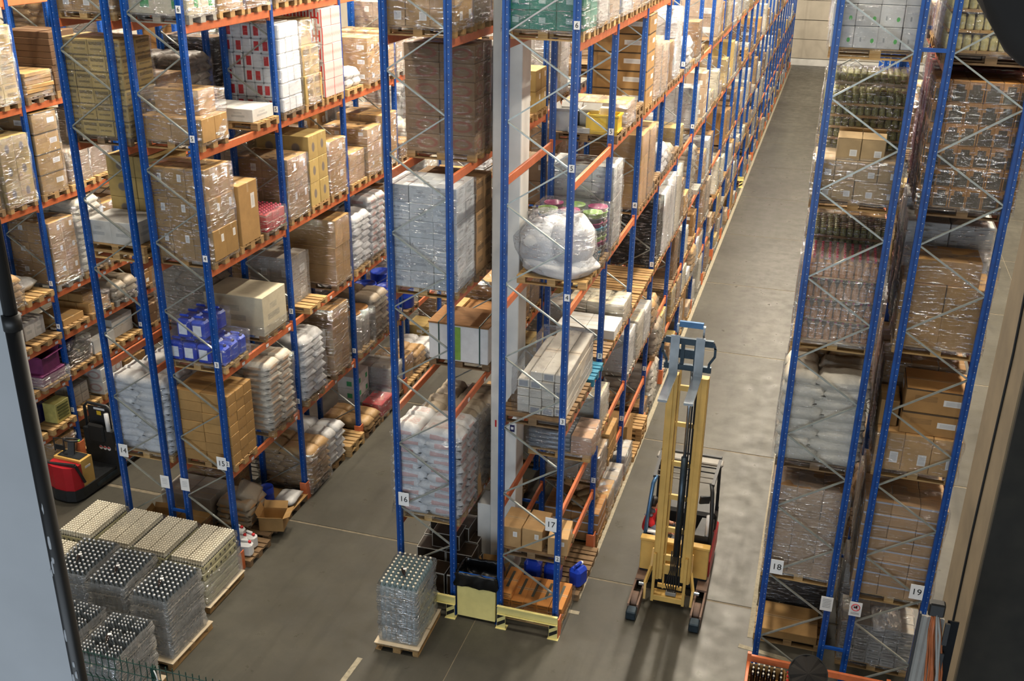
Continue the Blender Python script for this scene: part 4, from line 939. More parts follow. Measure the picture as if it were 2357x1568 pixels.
mobj('yellow_crate', merge([xf(box_vf(.56, .02, .34), (0, -.19, 0)), xf(box_vf(.56, .02, .34), (0, .19, 0)), xf(box_vf(.02, .38, .34), (-.27, 0, 0)), xf(box_vf(.02, .38, .34), (.27, 0, 0)), box_vf(.56, .38, .02), xf(box_vf(.60, .42, .03), (0, 0, .04)), xf(box_vf(.6, .03, .03), (0, -.2, .31)), xf(box_vf(.03, .42, .03), (.29, 0, .31))]), 'crate_yellow', P, (.30, -.16, PZ))
cartons(P, [(1, 1, .42, .2, .42, -.1, .06)], 'card', 'cream', name='pale_carton'); cartons(P, [(1, 1, .1, -.3, .1, -.38, -.2)], 'card_white_print', 'white', name='white_tray')
L(17, 1, 5, 1, 'cartons', d='row of low brown boxes under pale film', n=(4, 2, 1), h=.40, col='kraft', film='film_hazy', wood='wood_mid'); L(17, 1, 5, 2, 'empty', wood='wood_old', count=2)
L(17, 2, 5, 0, 'cartons', d='tall brown cartons with dark tape', n=(1, 1, 5), h=1.75, mat='card_blacktape', wrap=False, col=srgb('#a88453')); L(17, 2, 5, 1, 'cartons', d='brown cartons in hanging film', n=(2, 2, 3), h=1.2, film='film_hazy'); L(17, 2, 5, 2, 'cartons', d='brown cartons in hanging film', n=(2, 2, 3), h=1.0, film='film_hazy')
L(17, 2, 6, 0, 'cartons', d='pale wrapped goods', n=(1, 1, 2), h=1.3, col='grey'); L(17, 1, 6, 0, 'cartons', d='white and grey wrapped cartons', n=(2, 2, 3), h=1.2, col='white', film='film_hazy'); L(17, 1, 6, 1, 'cartons', d='stacked brown card sheets', n=(1, 1, 6), h=.9, jit=.02); L(17, 1, 6, 2, 'cartons', d='brown wrapped goods', n=(2, 1, 3), h=1.1)
for s_ in range(3): L(17, 2, 3, s_, 'empty', wood='wood_mid')
L(17, 2, 4, 0, 'cartons', d='brown cartons', n=(2, 2, 3), h=1.5, film='film_light'); L(17, 2, 4, 1, 'cartons', d='brown cartons', n=(2, 2, 3), h=1.45); L(17, 2, 4, 2, 'empty', wood='wood_old', count=2)
USED |= {(17, 2, 1, 0), (17, 2, 1, 1), (17, 2, 1, 2)}
L(17, 2, 2, 1, 'cartons', d='brown and white wrapped cartons', n=(2, 2, 2), h=.9, col='cream', film='film_hazy'); L(17, 2, 2, 2, 'cartons', d='white jars in film', n=(4, 3, 3), h=.8, col='white', film='film_hazy')
L(17, 3, 3, 0, 'cartons', d='black film-wrapped block', n=(1, 1, 1), h=1.55, col='black', film='film_dark', sx=1.12, sy=.74); L(17, 3, 3, 1, 'cartons', d='tall white padded stack in film', n=(1, 2, 1), h=1.55, col='white', film='film_hazy'); L(17, 3, 3, 2, 'cartons', d='tall white wrapped panels', n=(1, 3, 1), h=1.7, col='white', film='film_hazy')
L(17, 4, 3, 0, 'cartons', d='tall white wrapped panels', n=(1, 2, 1), h=1.7, col='cream', film='film_hazy')

# rack 18
P = load(18, 0, 5, 0, 'white cartons with green dots', 'wood_new'); USED.add((18, 0, 5, 0)); cartons(P, stack(4, 2, 5, 1.4, 1.2, .82), 'card_greendot', 'white', both=True); film(P, 1.22, .84, 1.42, 1, 'film_light')
L(18, 0, 5, 1, 'cartons', d='white cartons', n=(3, 2, 4), h=1.2, col='white'); L(18, 0, 5, 2, 'cartons', d='white cartons', n=(3, 2, 4), h=1.2, col='white')
P = load(18, 0, 4, 0, 'labelled brown cartons with open top layer', 'wood_mid'); USED.add((18, 0, 4, 0))
t_ = cartons(P, [(4, 2, .28, -.6, .56, -.4, .4), (4, 2, .28, -.6, .56, -.4, .4)], 'card_sticker', srgb('#b39a72'), both=True); film(P, 1.2, .84, .64, 2, 'film')
cartons(P, [(2, 1, .30, -.32, .32, -.36, .05)], 'card_sticker', srgb('#b39a72'), z0=t_)
for i in range(2):
    for sg in (-1, 1): mobj('flap', xf(box_vf(.31, .008, .15), (0, 0, 0), (-1.1 if sg < 0 else .9, 0, 0)), 'card', P, (-.16+i*.32, -.36 if sg < 0 else .05, t_+.30), color=srgb('#c8ad84'))
def jars(P, nx, ny, tiers, me, name, dx, dy, dz, tray='card', z0=PZ, traycol='kraft', sx=1.18, sy=.8, trays=True, topmat=None):
    for k in range(tiers):
        if trays:
            for i in range(3): obj('tray', box('tray', tray, sx/3-.006, sy, .035), P, (-sx/3+i*sx/3, 0, z0+k*dz), color=C_[traycol])
        for i in range(nx):
            for j in range(ny):
                if j == 0 or i in (0, nx-1) or k == tiers-1: obj(name, me, P, (-sx/2+dx*(i+.5), -sy/2+dy*(j+.5), z0+k*dz+.036))
jar1 = shared('jar|o', 'jar_olive', lambda: lathe_vf([(.042, 0), (.045, .02), (.045, .09), (.036, .105), (.038, .108), (.038, .125)], 8), True)
P = load(18, 0, 4, 1, 'jars packed in clear film, tall block', 'wood_old'); USED.add((18, 0, 4, 1)); jars(P, 12, 8, 8, jar1, 'jar', .098, .1, .165); film(P, 1.2, .82, 1.42, 1)
P = load(18, 0, 4, 2, 'second jar pallet behind the first', 'wood_old'); USED.add((18, 0, 4, 2)); jars(P, 12, 8, 9, jar1, 'jar', .098, .1, .165); film(P, 1.2, .82, 1.55, 2)
bot_p = shared('bottle|p', 'bottle_amber', lambda: lathe_vf([(.046, 0), (.048, .02), (.048, .16), (.030, .22), (.016, .25), (.016, .27)], 8), True); cap_p = cap_me('pink_cap', 'pink_cap', .02, .05)
P = load(18, 0, 3, 0, 'pink-capped bottles in film tiers', 'wood_new'); USED.add((18, 0, 3, 0))
for k in range(4):
    obj('card_sheet', box('card_sheet', 'card', 1.16, .8, .012), P, (0, 0, PZ+k*.325), color=C_['kraft'])
    for i in range(11):
        for j in range(7):
            if j == 0 or i in (0, 10) or k == 3:
                c = obj('bottle', bot_p, P, (-.53+i*.106, -.34+j*.113, PZ+.014+k*.325)); obj('pink_cap', cap_p, c, (0, 0, .265))
film(P, 1.2, .84, 1.34, 3, 'film_hazy'); 
P = load(18, 0, 3, 1, 'dark jars in film behind the bottles', 'wood_old'); USED.add((18, 0, 3, 1)); jars(P, 12, 8, 9, jar1, 'jar', .098, .1, .165, 'card', traycol='kdark'); film(P, 1.2, .82, 1.52, 1)
L(18, 0, 3, 2, 'cartons', d='brown cartons', n=(3, 2, 4), h=1.4)
L(18, 0, 2, 0, 'sacks', d='cream sacks bulging in film', layers=8, h=1.42, col='sackc', sx=1.24, sy=.86, wood='wood_old', film='film_light'); L(18, 0, 2, 1, 'sacks', d='brown paper sacks', layers=9, h=1.5, col='sackb', film='film_light'); L(18, 0, 2, 2, 'sacks', d='brown paper sacks', layers=9, h=1.5, col='sackb')
L(18, 0, 1, 0, 'cartons', d='brown cartons under cloudy film', n=(3, 3, 6), h=1.62, col=srgb('#b08a60'), film='film_hazy', wood='wood_new'); L(18, 0, 1, 1, 'cartons', d='brown cartons', n=(3, 2, 6), h=1.6); L(18, 0, 1, 2, 'cartons', d='brown cartons', n=(3, 2, 6), h=1.6)
P = load(18, 0, 0, 1, 'flat brown carton', 'wood_mid', dy=-.02); USED |= {(18, 0, 0, 0), (18, 0, 0, 1)}; cartons(P, [(1, 1, .16, -.46, .5, -.42, .42)], 'card', 'kraft'); cartons(P, [(1, 1, .2, -.58, -.47, -.42, .42)], 'card', 'cream', name='pale_edge')
L(18, 0, 0, 2, 'cartons', d='dark wrapped goods', n=(1, 1, 1), h=1.2, col='dkbrown', film='film_dark')
# rack 19
jar2 = shared('jar|c', 'jar_cream', lambda: lathe_vf([(.045, 0), (.05, .02), (.05, .15), (.04, .17), (.04, .19), (.03, .195)], 8), True)
P = load(19, 0, 5, 0, 'cream jars on card trays', 'wood_old'); USED.add((19, 0, 5, 0)); jars(P, 11, 7, 4, jar2, 'jar', .107, .114, .255, trays=True); film(P, 1.2, .82, 1.1, 2, 'film_light')
L(19, 0, 5, 1, 'cartons', d='white cartons', n=(3, 2, 4), h=1.0, col='white')
L(19, 0, 4, 0, 'cartons', d='tall brown trays with dark cut-outs', n=(6, 3, 6), h=1.7, mat='card_cutout', col=srgb('#a9793f'), wood='wood_old', sx=1.24, sy=.84, film='film'); L(19, 0, 4, 1, 'cartons', d='maroon cartons in film', n=(3, 2, 6), h=1.75, col='maroon', wood='wood_old')
L(19, 0, 4, 2, 'cartons', d='maroon cartons', n=(3, 2, 5), h=1.8, col='maroon')
L(19, 0, 3, 0, 'cartons', d='big brown cartons under glossy film', tiers=[(2, 1, .48, -.6, .58, -.4, .4), (2, 1, .46, -.6, .58, -.4, .4), (1, 1, .36, -.50, .40, -.35, .35)], sy=.82, col=srgb('#b28a52'), wood='wood_new', film='film'); L(19, 0, 3, 1, 'cartons', d='white cartons', n=(2, 2, 3), h=1.6, col='white', mat='card_white_print'); L(19, 0, 3, 2, 'cartons', d='white cartons', n=(2, 2, 3), h=1.75, col='white', mat='card_white_print')
P = load(19, 0, 2, 0, 'brown cartons topped by two wide ones', 'wood_new'); USED.add((19, 0, 2, 0))
t_ = cartons(P, [(3, 1, .62, -.6, .6, -.42, .42)], 'card_sticker', srgb('#c29a66'), both=True); film(P, 1.22, .86, .66, 2, 'film_light', top=False)
cartons(P, [(1, 1, .36, -.30, .56, -.36, .40), (1, 1, .38, -.30, .60, -.36, .42)], 'card_blacktape', srgb('#ae8450'), z0=t_, both=True)
cartons(P, [(1, 1, .42, -.6, -.33, -.2, .4)], 'card', 'kraft', z0=t_)
L(19, 0, 2, 1, 'cartons', d='brown cartons', n=(3, 2, 4), h=1.4, col='kdark'); L(19, 0, 2, 2, 'cartons', d='brown cartons', n=(3, 2, 4), h=1.4)
L(19, 0, 1, 0, 'cartons', d='brown cartons with blue-white tape rows', n=(3, 3, 8), h=1.72, mat='card_bluetape', col=srgb('#b8936a'), sx=1.22, sy=.84, wood='wood_new', film='film_light'); L(19, 0, 1, 1, 'cartons', d='brown cartons', n=(3, 2, 6), h=1.7)
P = L(19, 0, 0, 1, 'cartons', d='grey-beige small boxes under film', n=(5, 3, 5), h=.78, mat='card_text', col='grey', wood='wood_mid', film='film', dy=-.25)
mobj('bunched_film', pillow_vf(.55, .5, .2, 4, 9, 7, 2.2), 'film_hazy', P, (.1, -.25, PZ+.8), (.5, .2, .3), smooth=True); USED |= {(19, 0, 0, 0)}
L(19, 0, 0, 2, 'cartons', d='dark wrapped goods', n=(1, 1, 1), h=1.2, col='grey', film='film')

# ------------------------------------------------------------------ remaining places: what shows behind and down the aisles
rr = random.Random(21)
HIDDEN = {12: (0, 1, 2, 10, 11, 12, 20, 21, 22, 30, 31, 32, 40, 42, 50, 51, 60, 62, 102, 111, 112, 120, 121, 132, 140, 141, 142, 150, 151, 152, 160, 161, 162, 220, 221, 241, 242, 251, 252, 261, 310, 311, 312, 320, 321, 330, 331, 332, 340, 341, 342, 350, 352, 360, 361,), 13: (0, 10, 30, 40, 50, 60, 61, 70, 71, 72, 170, 171, 172, 200, 202, 231, 232, 240, 242, 262, 272, 300, 301, 302, 310, 311, 312, 320, 321, 330, 332, 340, 341, 342, 350, 351, 352, 362, 370, 371, 400, 401, 402, 410, 411, 420, 421, 430, 431, 432, 440, 442, 450, 451, 452, 460, 462,), 14: (52, 102, 110, 120, 130, 142, 150, 151, 152, 210, 212, 220, 221, 222, 240, 241, 242, 250, 251, 320, 321, 330, 340, 341, 342, 351, 410, 411, 412, 421, 422, 430, 432, 440, 442,), 15: (250, 251, 252, 320, 321, 350, 351, 402, 410, 411, 412, 420, 421, 430, 431, 432, 441, 442, 500, 502, 510, 511, 512, 520, 531, 532, 600, 601, 602, 610, 611, 612, 621, 622, 630, 631, 632, 640, 641, 642, 700, 701, 702, 710, 711, 712, 721, 722, 730, 732, 740, 741, 742,), 16: (130, 140, 150, 151, 152, 201, 202, 211, 222, 232, 250, 251, 252, 300, 301, 302, 310, 312, 320, 321, 322, 331, 350, 400, 401, 402, 410, 411, 420, 421, 422, 431, 432, 440, 441, 442, 500, 502, 512, 520, 522, 530, 532, 540, 542, 600, 610, 612, 620, 630, 632, 640, 700, 702, 710, 712, 720, 722, 730, 732, 742, 802, 812, 822, 830, 842,), 17: (262, 360, 1800, 2300, 2500,), 18: (12, 52, 101, 102, 111, 120, 121, 122, 131, 132, 140, 142, 151, 152,), 19: (122, 132, 152,), 20: (0, 1, 11, 12, 20, 21, 22, 30, 31, 32, 40, 41, 42, 50, 51, 52, 100, 101, 102, 110, 111, 112, 120, 121, 122, 130, 140, 141, 142, 150, 151, 152, 201, 210, 211, 212, 220, 221, 222, 230, 231, 232, 240, 241, 242, 250, 251, 252, 300, 301, 302, 310, 311, 320, 321, 330, 331, 332, 341, 342, 350, 351,)}
TINY = {12: (130, 131, 210, 212, 222,), 13: (102, 162,), 14: (12, 51, 112,), 15: (152, 440, 522, 540, 620,), 16: (412, 430, 510, 602,), 17: (261, 1050, 1052, 1150, 1151, 1400, 1642, 1700, 1710, 1730, 1732, 1830, 1840, 1900, 1902, 1940, 1941, 1942, 2000, 2012, 2031, 2100, 2101, 2132, 2200, 2210, 2230, 2302, 2310, 2330, 2331, 2400, 2410, 2430, 2432, 2501, 2510, 2512, 2530,), 19: (112, 151,)}
SKIP = {(R, q//100, q//10 % 10, q % 10) for R, t in HIDDEN.items() for q in t}      # wholly behind other goods
FAR = {(R, q//100, q//10 % 10, q % 10) for R, t in TINY.items() for q in t}         # a few pixels each: one joined object
far_parts = []
def far_load(R, b, l, s, t, h, dx):
    x, y, z = slot_loc(R, b, l, s, dx); USED.add((R, b, l, s))
    far_parts.append((xf(box_vf(1.2, .8, .03), (x, y, z+.11)), C_['kdark']))
    for q in (-.35, 0, .35): far_parts.append((xf(box_vf(1.2, .1, .11), (x, y+q, z)), C_['kdark']))
    if t > .24: far_parts.append((xf(box_vf(1.12, .76, h, .02), (x, y, z+PZ)), C_[rr.choice(('kraft', 'kdark', 'brown', 'cream', 'white', 'grey', 'tan'))]))
def rand_load(R, b, l, s, space, lean=0.0):
    rr.seed(R*100003+b*1009+l*31+s*7)
    t = rr.random(); hmax = max(.25, space-.14-PZ-.10)
    h = min(hmax, rr.choice((.35, .55, .8, .9, 1.1, 1.25, 1.4, 1.55))); far = R == 17 and b > 5
    wood = rr.choice(('wood_mid', 'wood_old', 'wood_old', 'wood_grey')); dx = rr.uniform(-.04, .02)
    near = b < 6
    if (R, b, l, s) in SKIP: USED.add((R, b, l, s)); return None
    if (R, b, l, s) in FAR: return far_load(R, b, l, s, t, h, dx)
    if far: h = min(h, rr.choice((.4, .7, .9, 1.1, 1.3))); t = t*.86 if t > .5 else t*.8
    if t < (.17 if far else .13): return L(R, b, l, s, 'empty', wood=wood, count=rr.choice((1, 1, 2, 3)), dx=dx)
    if t < (.32 if far else .24): USED.add((R, b, l, s)); return None
    if t < .66:
        col, d = rr.choice((('kraft', 'brown cartons in film'), ('kdark', 'dark brown cartons'), ('tan', 'tan cartons'), ('kdark', 'wrapped brown cartons'), ('brown', 'brown wrapped cartons'), ('pinkish', 'pinkish wrapped cartons')))
        n = (2, 2, 3 if h > .9 else 2) if near else (1, 2, 2)
        return L(R, b, l, s, 'cartons', d=d, n=n, h=h, col=col, mat=rr.choice(('card', 'card_sticker', 'card_sticker_small', 'card_text', 'card')), wood=wood, film=rr.choice(('film', 'film_light', 'film', 'film_hazy')), dx=dx, sx=1.14, sy=.76, wrap=rr.random() < .85)
    if t < .80:
        return L(R, b, l, s, 'cartons', d=rr.choice(('white wrapped goods', 'pale wrapped panels', 'white film-wrapped block')), n=(1, 2, 1) if not near else (2, 2, 2), h=h, col=rr.choice(('white', 'cream', 'grey')), film=rr.choice(('film_hazy', 'film')), wood=wood, dx=dx, sx=1.12, sy=.74, name='wrapped_pallet')
    if near: return L(R, b, l, s, 'sacks', d=rr.choice(('pale sacks in film', 'white sacks', 'stacked sacks')), layers=max(2, int(h/.15)), h=h, col=rr.choice(('sackw', 'sackg', 'sackb', 'sackc')), wood=wood, dx=dx)
    return L(R, b, l, s, 'cartons', d=rr.choice(('dark wrapped goods', 'grey wrapped goods')), n=(1, 1, 2), h=h, col=rr.choice(('grey', 'dkbrown', 'kdark')), film='film', wood=wood, dx=dx, sx=1.12, sy=.74, name='wrapped_pallet')
FILL = {12: (4, 99), 13: (5, 99), 14: (5, 99), 15: (8, 99), 16: (9, 99), 17: (26, 99), 18: (2, 99), 19: (2, 99), 20: (4, 99)}
def seen_top(x, y): return 12.3-(14.8+y)*.087     # nothing above this height comes into the picture
for R, (nb, _) in FILL.items():
    c = RACK[R]; lv = [0]+c['lv']+[12.6]
    for b in range(nb):
        for l in range(len(lv)-1):
            for s in range(3):
                if (R, b, l, s) in USED: continue
                y = b*BAY+SLY[s]
                if lv[l] > seen_top(c['x'], y)+.2: continue
                if R == 17 and b >= 15 and l in (2,) : continue
                if R == 17 and b == 11 and l < 2: continue
                if R in (12, 14) and l == 0 and b > 1: continue
                if R == 16 and b > 4 and s == 1: continue
                rand_load(R, b, l, s, lv[l+1]-lv[l])

for nm, key in list(KEYS.items()):                    # drop what no pixel of the picture shows
    if key in SKIP and nm in bpy.data.objects:
        todo = [bpy.data.objects[nm]]
        for o in todo: todo += list(o.children)
        for o in todo: bpy.data.objects.remove(o)
if far_parts:
    v_, f_ = merge([p for p, c in far_parts]); me = raw_mesh('distant_goods', v_, f_)
    at = me.color_attributes.new('goods_colour', 'FLOAT_COLOR', 'POINT'); k_ = 0
    for p, c in far_parts:
        for _ in p[0]: at.data[k_].color = (*c, 1); k_ += 1
    t = NT('distant_goods'); an = t.n('ShaderNodeAttribute'); an.attribute_name = 'goods_colour'; t.base(t.v(an.outputs['Color'])); t.set(Roughness=.35); me.materials.append(t.m)
    tag(obj('distant_goods', me), 'mixed pallet goods far down the racks, too small to tell apart', 'goods', None, 'stuff')

# ------------------------------------------------------------------ goods standing on the open floor
def floor_pallet(label, x, y, wood='wood_mid', rz=PI/2, group=None, detail=True):
    P = thing('bottle_pallet', label, 'pallet load', (x, y, .001), 0, group); pallet(P, wood, detail, rz=rz); return P
def skirt(P, w, d, z, mat='film_hazy'):
    obj('card_base', box('card_base', 'card', w, d, .012), P, (0, 0, PZ), color=srgb('#cdbfa6'))
def film_tiers(P, w, d, tiers, th, mat, seed, z0=PZ+.01):
    for k in range(tiers):
        def fn(k=k):
            v, f = shell_vf(w, d, th*(.78 if k == tiers-1 else 1), seed+k, .02, 6, False, 4, .012)
            return [(x*(1-.035*abs(z/th*2-1)**2), y*(1-.035*abs(z/th*2-1)**2), z) for x, y, z in v], f
        mobj('stretch_wrap', fn(), mat, P, (0, 0, z0+k*th), smooth=True)
GB = 'pallets of glass bottles standing on the floor'
glass_b = {m: shared('bottle|'+m, m, lambda: lathe_vf([(.036, 0), (.04, .02), (.04, .17), (.034, .20), (.016, .235), (.014, .275)], 8), True) for m in ('glass_grey', 'glass_aqua')}
gcap = cap_me('cap', 'cap_pale', .022, .028); gcap2 = cap_me('cap', 'cap_silver', .022, .028)
def bottle_pallet(label, x, y, nx, ny, tiers, w, d, th, mat, capm, film_m, seed, dark=True, rows=None, rz=0, sc=1.0):
    P = floor_pallet(label, x, y, group=GB); P.rotation_euler = (0, 0, rz)
    skirt(P, .84, 1.22, PZ)
    z1 = PZ+.012
    low = []
    px, py = w/nx, d/ny
    for k in range(tiers-1):
        for i in range(nx):
            for j in range(ny):
                if j == 0 or i == nx-1: low.append(xf((glass_low[0], glass_low[1]), (-w/2+px*(i+.5), -d/2+py*(j+.5), z1+k*th), sc=(sc, sc, 1)))
        obj('card_sheet', box('card_sheet', 'card', round(w-.01, 3), round(d-.01, 3), .01), P, (0, 0, z1+(k+1)*th-.012), color=srgb('#bdb7aa'))
    if low:
        o = mobj('lower_bottles', merge(low), mat, P); o['kind'] = 'stuff'
    for i in range(nx):
        for j in range(ny):
            if rows and (i % rows[0] == rows[0]-1 or j % rows[1] == rows[1]-1): continue
            b = obj('bottle', glass_b[mat], P, (-w/2+px*(i+.5), -d/2+py*(j+.5), z1+(tiers-1)*th), scale=(sc, sc, 1)); obj('cap', capm, b, (0, 0, .268))
    film_tiers(P, w+.03, d+.03, tiers, th, film_m, seed)
    if dark:
        mobj('loose_bottle', xf(lathe_vf([(.03, 0), (.034, .02), (.034, .15), (.014, .21), (.012, .27)], 8), (0, 0, 0), (PI/2-.1, 0, .5)), 'glass_dark', P, (-.05, -.05, z1+(tiers-1)*th+.31), smooth=True)
        mobj('bottle_label', xf(box_vf(.06, .05, .003), (0, 0, 0), (0, 0, .5)), 'white_paper', P, (.0, .02-.1, z1+(tiers-1)*th+.348))
    return P
glass_low = lathe_vf([(.04, 0), (.042, .02), (.042, .17), (.02, .23), (.015, .28)], 6)
bottle_pallet('single pallet of clear bottles standing before rack sixteen', -3.04, -.76, 7, 10, 4, .68, .98, .31, 'glass_aqua', gcap, 'film_silver', 3, rz=.03)
SILV = [('silver-capped bottle pallet nearest the open aisle', -6.87, -2.35, 7, 10), ('silver-capped bottle pallet in the middle of its row', -7.82, -2.26, 7, 10), ('silver-capped bottle pallet at the left of its row', -8.66, -2.18, 7, 10),
        ('tightly packed bottle pallet next to the wire fence', -6.80, -3.86, 11, 14), ('tightly packed bottle pallet half hidden by the black post', -7.76, -3.80, 11, 14)]
for i, (t, x, y, nx, ny) in enumerate(SILV):
    bottle_pallet(t, x, y, nx, ny, 4, .68, .98, .32, 'glass_grey', gcap2, 'film_silver', 11+i, rows=None if i < 3 else (4, 5), sc=1.0 if i < 3 else .68, rz=(-.02, .05, .04, .03, -.02)[i])
# cream-capped bottles: the caps are too fine to pick apart, one joined part per pallet
def cream_pallet(label, x, y, h=.98):
    P = floor_pallet(label, x, y, group='pallets of cream bottles standing on the floor')
    skirt(P, .86, 1.24, PZ)
    body = lathe_vf([(.026, 0), (.027, .05), (.027, .10), (.020, .118), (.024, .122), (.024, .155), (.015, .165)], 8, True)
    parts = []
    for i in range(12):
        for j in range(19):
            parts.append(xf(body, (-.305+i*.0545+(.014 if i > 5 else 0), -.53+j*.0585, PZ+h-.165)))
    o = mobj('top_bottles', merge(parts), 'cap_pale', P, smooth=True); o['kind'] = 'stuff'
    for k in range(5):
        obj('bottle_block', box('bottle_block', 'cream_liquid', .68, 1.12, .15, .02), P, (0, 0, PZ+.02+k*.172))
        if k > 2:
            for i in range(6): obj('pack_label', box('pack_label', 'label_dark', .045, .004, .05), P, (-.27+i*.11, -.562, PZ+.06+k*.172))
            for i in range(7): obj('pack_label', box('pack_label2', 'label_dark', .004, .045, .05), P, (.342, -.48+i*.16, PZ+.06+k*.172))
    obj('dark_tray', box('dark_tray', 'label_dark', .67, 1.11, .06, .01), P, (0, 0, PZ+h-.165))  # dark tray top, makes the gaps between the caps darker
    film_tiers(P, .70, 1.14, 5, (h-.02)/5, 'film', int(abs(x)*7) % 9)
    mobj('lower_wrap', shell_vf(.74, 1.18, h-.38, 3, .015, 5, False, 4, .01), 'film_hazy', P, (0, 0, PZ-.02), smooth=True)
for i, x in enumerate((-7.12, -7.94, -8.73, -9.60)):
    cream_pallet('cream bottle pallet ' + ('at the right end of its row, beside post fifteen', 'second from post fifteen', 'third from post fifteen', 'farthest from post fifteen')[i], x, -.82+.03*i)
cream_pallet('cream bottle pallet mostly hidden behind the left silver one', -9.55, -2.1)

# yellow bin with a black liner
b_ = thing('waste_bin', 'pale yellow waste bin with black liner between racks sixteen and seventeen', 'bin', (-1.985, .16, 0))
mobj('bin_body', prism_vf([(-.36, -.24), (.37, -.24), (.37, .24), (-.36, .24)], .06, .72), 'yellow_paint', b_)
for x in (-.2, .18): obj('foot', box('foot', 'wood_new', .06, .3, .06), b_, (x, 0, 0))
v, f = [], []
rnd = random.Random(4); ringn = 40; prof = [(1.10, .74), (1.12, .80), (1.10, .90), (1.10, .98), (1.05, 1.02), (.97, .98), (.93, .85), (.9, .74), (.0, .735)]
for (s_, z) in prof:
    for i in range(ringn):
        t = i/ringn*4; e = int(t); u_ = t-e; cx = [-1, 1, 1, -1][e]*(1-u_)+[1, 1, -1, -1][e]*u_; cy = [-1, -1, 1, 1][e]*(1-u_)+[-1, 1, 1, -1][e]*u_
        w_ = rnd.uniform(-.018, .018); v.append((.005+cx*.365*s_+w_, cy*.245*s_+w_, z+rnd.uniform(-.015, .015)-(.05*math.sin(i*.9) if z < .7 else 0)))
for k in range(len(prof)-1):
    for i in range(ringn): j = (i+1) % ringn; f.append((k*ringn+i, k*ringn+j, (k+1)*ringn+j, (k+1)*ringn+i))
mobj('bin_liner', (v, f), 'bag_black', b_, smooth=True)
# yellow rack-end barriers
def barrier(label, x0, x1, y, posts):
    o = thing('end_barrier', label, 'barrier', (0, y, 0))
    mobj('rail', prism_vf([(x0, -.05), (x1, -.05), (x1, -.035), (x0, -.035)], .33, .50), 'yellow_paint', o)
    mobj('rail_lip', merge([xf(box_vf(x1-x0, .05, .012), ((x0+x1)/2, -.06, .495)), xf(box_vf(x1-x0, .05, .012), ((x0+x1)/2, -.06, .325))]), 'yellow_paint', o)
    for px in posts:
        p = mobj('post', prism_vf([(-.08, -.04), (.08, -.04), (.08, -.03), (-.07, -.03), (-.07, .09), (-.08, .09)], .01, .42), 'yellow_paint', o, (px, 0, 0))
        obj('foot_plate', box('foot_plate', 'yellow_paint', .20, .15, .012), p, (0, 0, 0))
        for q in range(2): mobj('black_stripe', ([(-.075, -.0415, .12+q*.16), (.075, -.0415, .22+q*.16), (.075, -.0415, .14+q*.16), (-.075, -.0415, .04+q*.16)], [(0, 3, 2, 1)]), 'black_paint', p)
    return o
barrier('yellow barrier with striped post before rack sixteen', -3.5, -2.36, -.10, (-2.46,))
barrier('yellow barrier with two striped posts before rack seventeen', -1.55, -.42, -.10, (-1.48, -.5))
barrier('small yellow guard far down the aisle by rack seventeen', -.62, -.34, 33.4, (-.45,))

# ------------------------------------------------------------------ reach truck with its driver
T = thing('reach_truck', 'yellow reach truck with raised forks driving between racks seventeen and eighteen', 'reach truck', (1.31, 0, 0))
def tp(name, vf, mat, loc=(0, 0, 0), rot=None, parent=None, smooth=False): return mobj(name, vf, mat, parent or T, loc, rot, smooth=smooth)
for s in (-1, 1):
    lg = tp('support_leg', merge([xf(box_vf(.035, 1.35, .22), (-.085, .70, .03)), xf(box_vf(.035, 1.35, .22), (.085, .70, .03)), xf(box_vf(.2, .60, .04), (0, 1.10, .24))]), 'tyre_brown', (s*.58, .95, 0))
    tp('load_wheel', xf(lathe_vf([(.15, -.06), (.165, -.05), (.165, .05), (.15, .06)], 18), (0, 0, 0), (0, PI/2, 0)), 'tyre_brown', (0, .28, .165), None, lg, True)
    tp('bumper', box_vf(.19, .22, .18, .02), 'steel_dark', (0, -.05, .02), None, lg)
tp('body_panel', box_vf(1.30, .10, .66, .015), 'truck_yellow', (-.01, 2.05, .34))
tp('body_ledge', box_vf(1.32, .16, .06, .01), 'truck_yellow', (-.01, 2.06, 1.0))
tp('body_skirt', box_vf(1.30, .5, .30, .01), 'truck_dark', (-.01, 2.3, .06))
tp('chassis', box_vf(1.34, 1.55, .56, .05), 'truck_red', (-.01, 2.95, .10))
tp('seat_deck', box_vf(1.26, 1.0, .10, .03), 'truck_dark', (-.01, 2.66, .64))
tp('battery_hood', box_vf(1.28, .5, .42, .06), 'truck_dark', (-.01, 3.45, .64))
# overhead guard
gp = [(-.60, 2.25), (.60, 2.25)]
for s in (-1, 1):
    tp('guard_post', tube_vf([(s*.62, 2.2, .95), (s*.60, 2.3, 1.5), (s*.56, 2.38, 2.05), (s*.52, 2.5, 2.16)], .038, 8), 'truck_blue' if s < 0 else 'truck_dark', smooth=True)
    tp('guard_rear_post', bar_vf((s*.6, 3.5, .95), (s*.58, 3.4, 2.15), .06, .05), 'truck_dark')
    tp('guard_rail', bar_vf((s*.55, 2.45, 2.16), (s*.58, 3.45, 2.16), .06, .05), 'truck_dark')
tp('guard_rear_bar', box_vf(1.3, .22, .06, .02), 'panel_grey', (0, 3.35, 2.12))
tp('guard_roof_lip', xf(box_vf(1.2, .08, .04, .01)), 'truck_dark', (0, 3.55, 2.15))
for i in range(4): tp('guard_bar', tube_vf([(-.54, 2.5+i*.2, 2.17), (.54, 2.5+i*.2, 2.17)], .014, 6), 'panel_grey' if i < 2 else 'truck_dark', smooth=True)
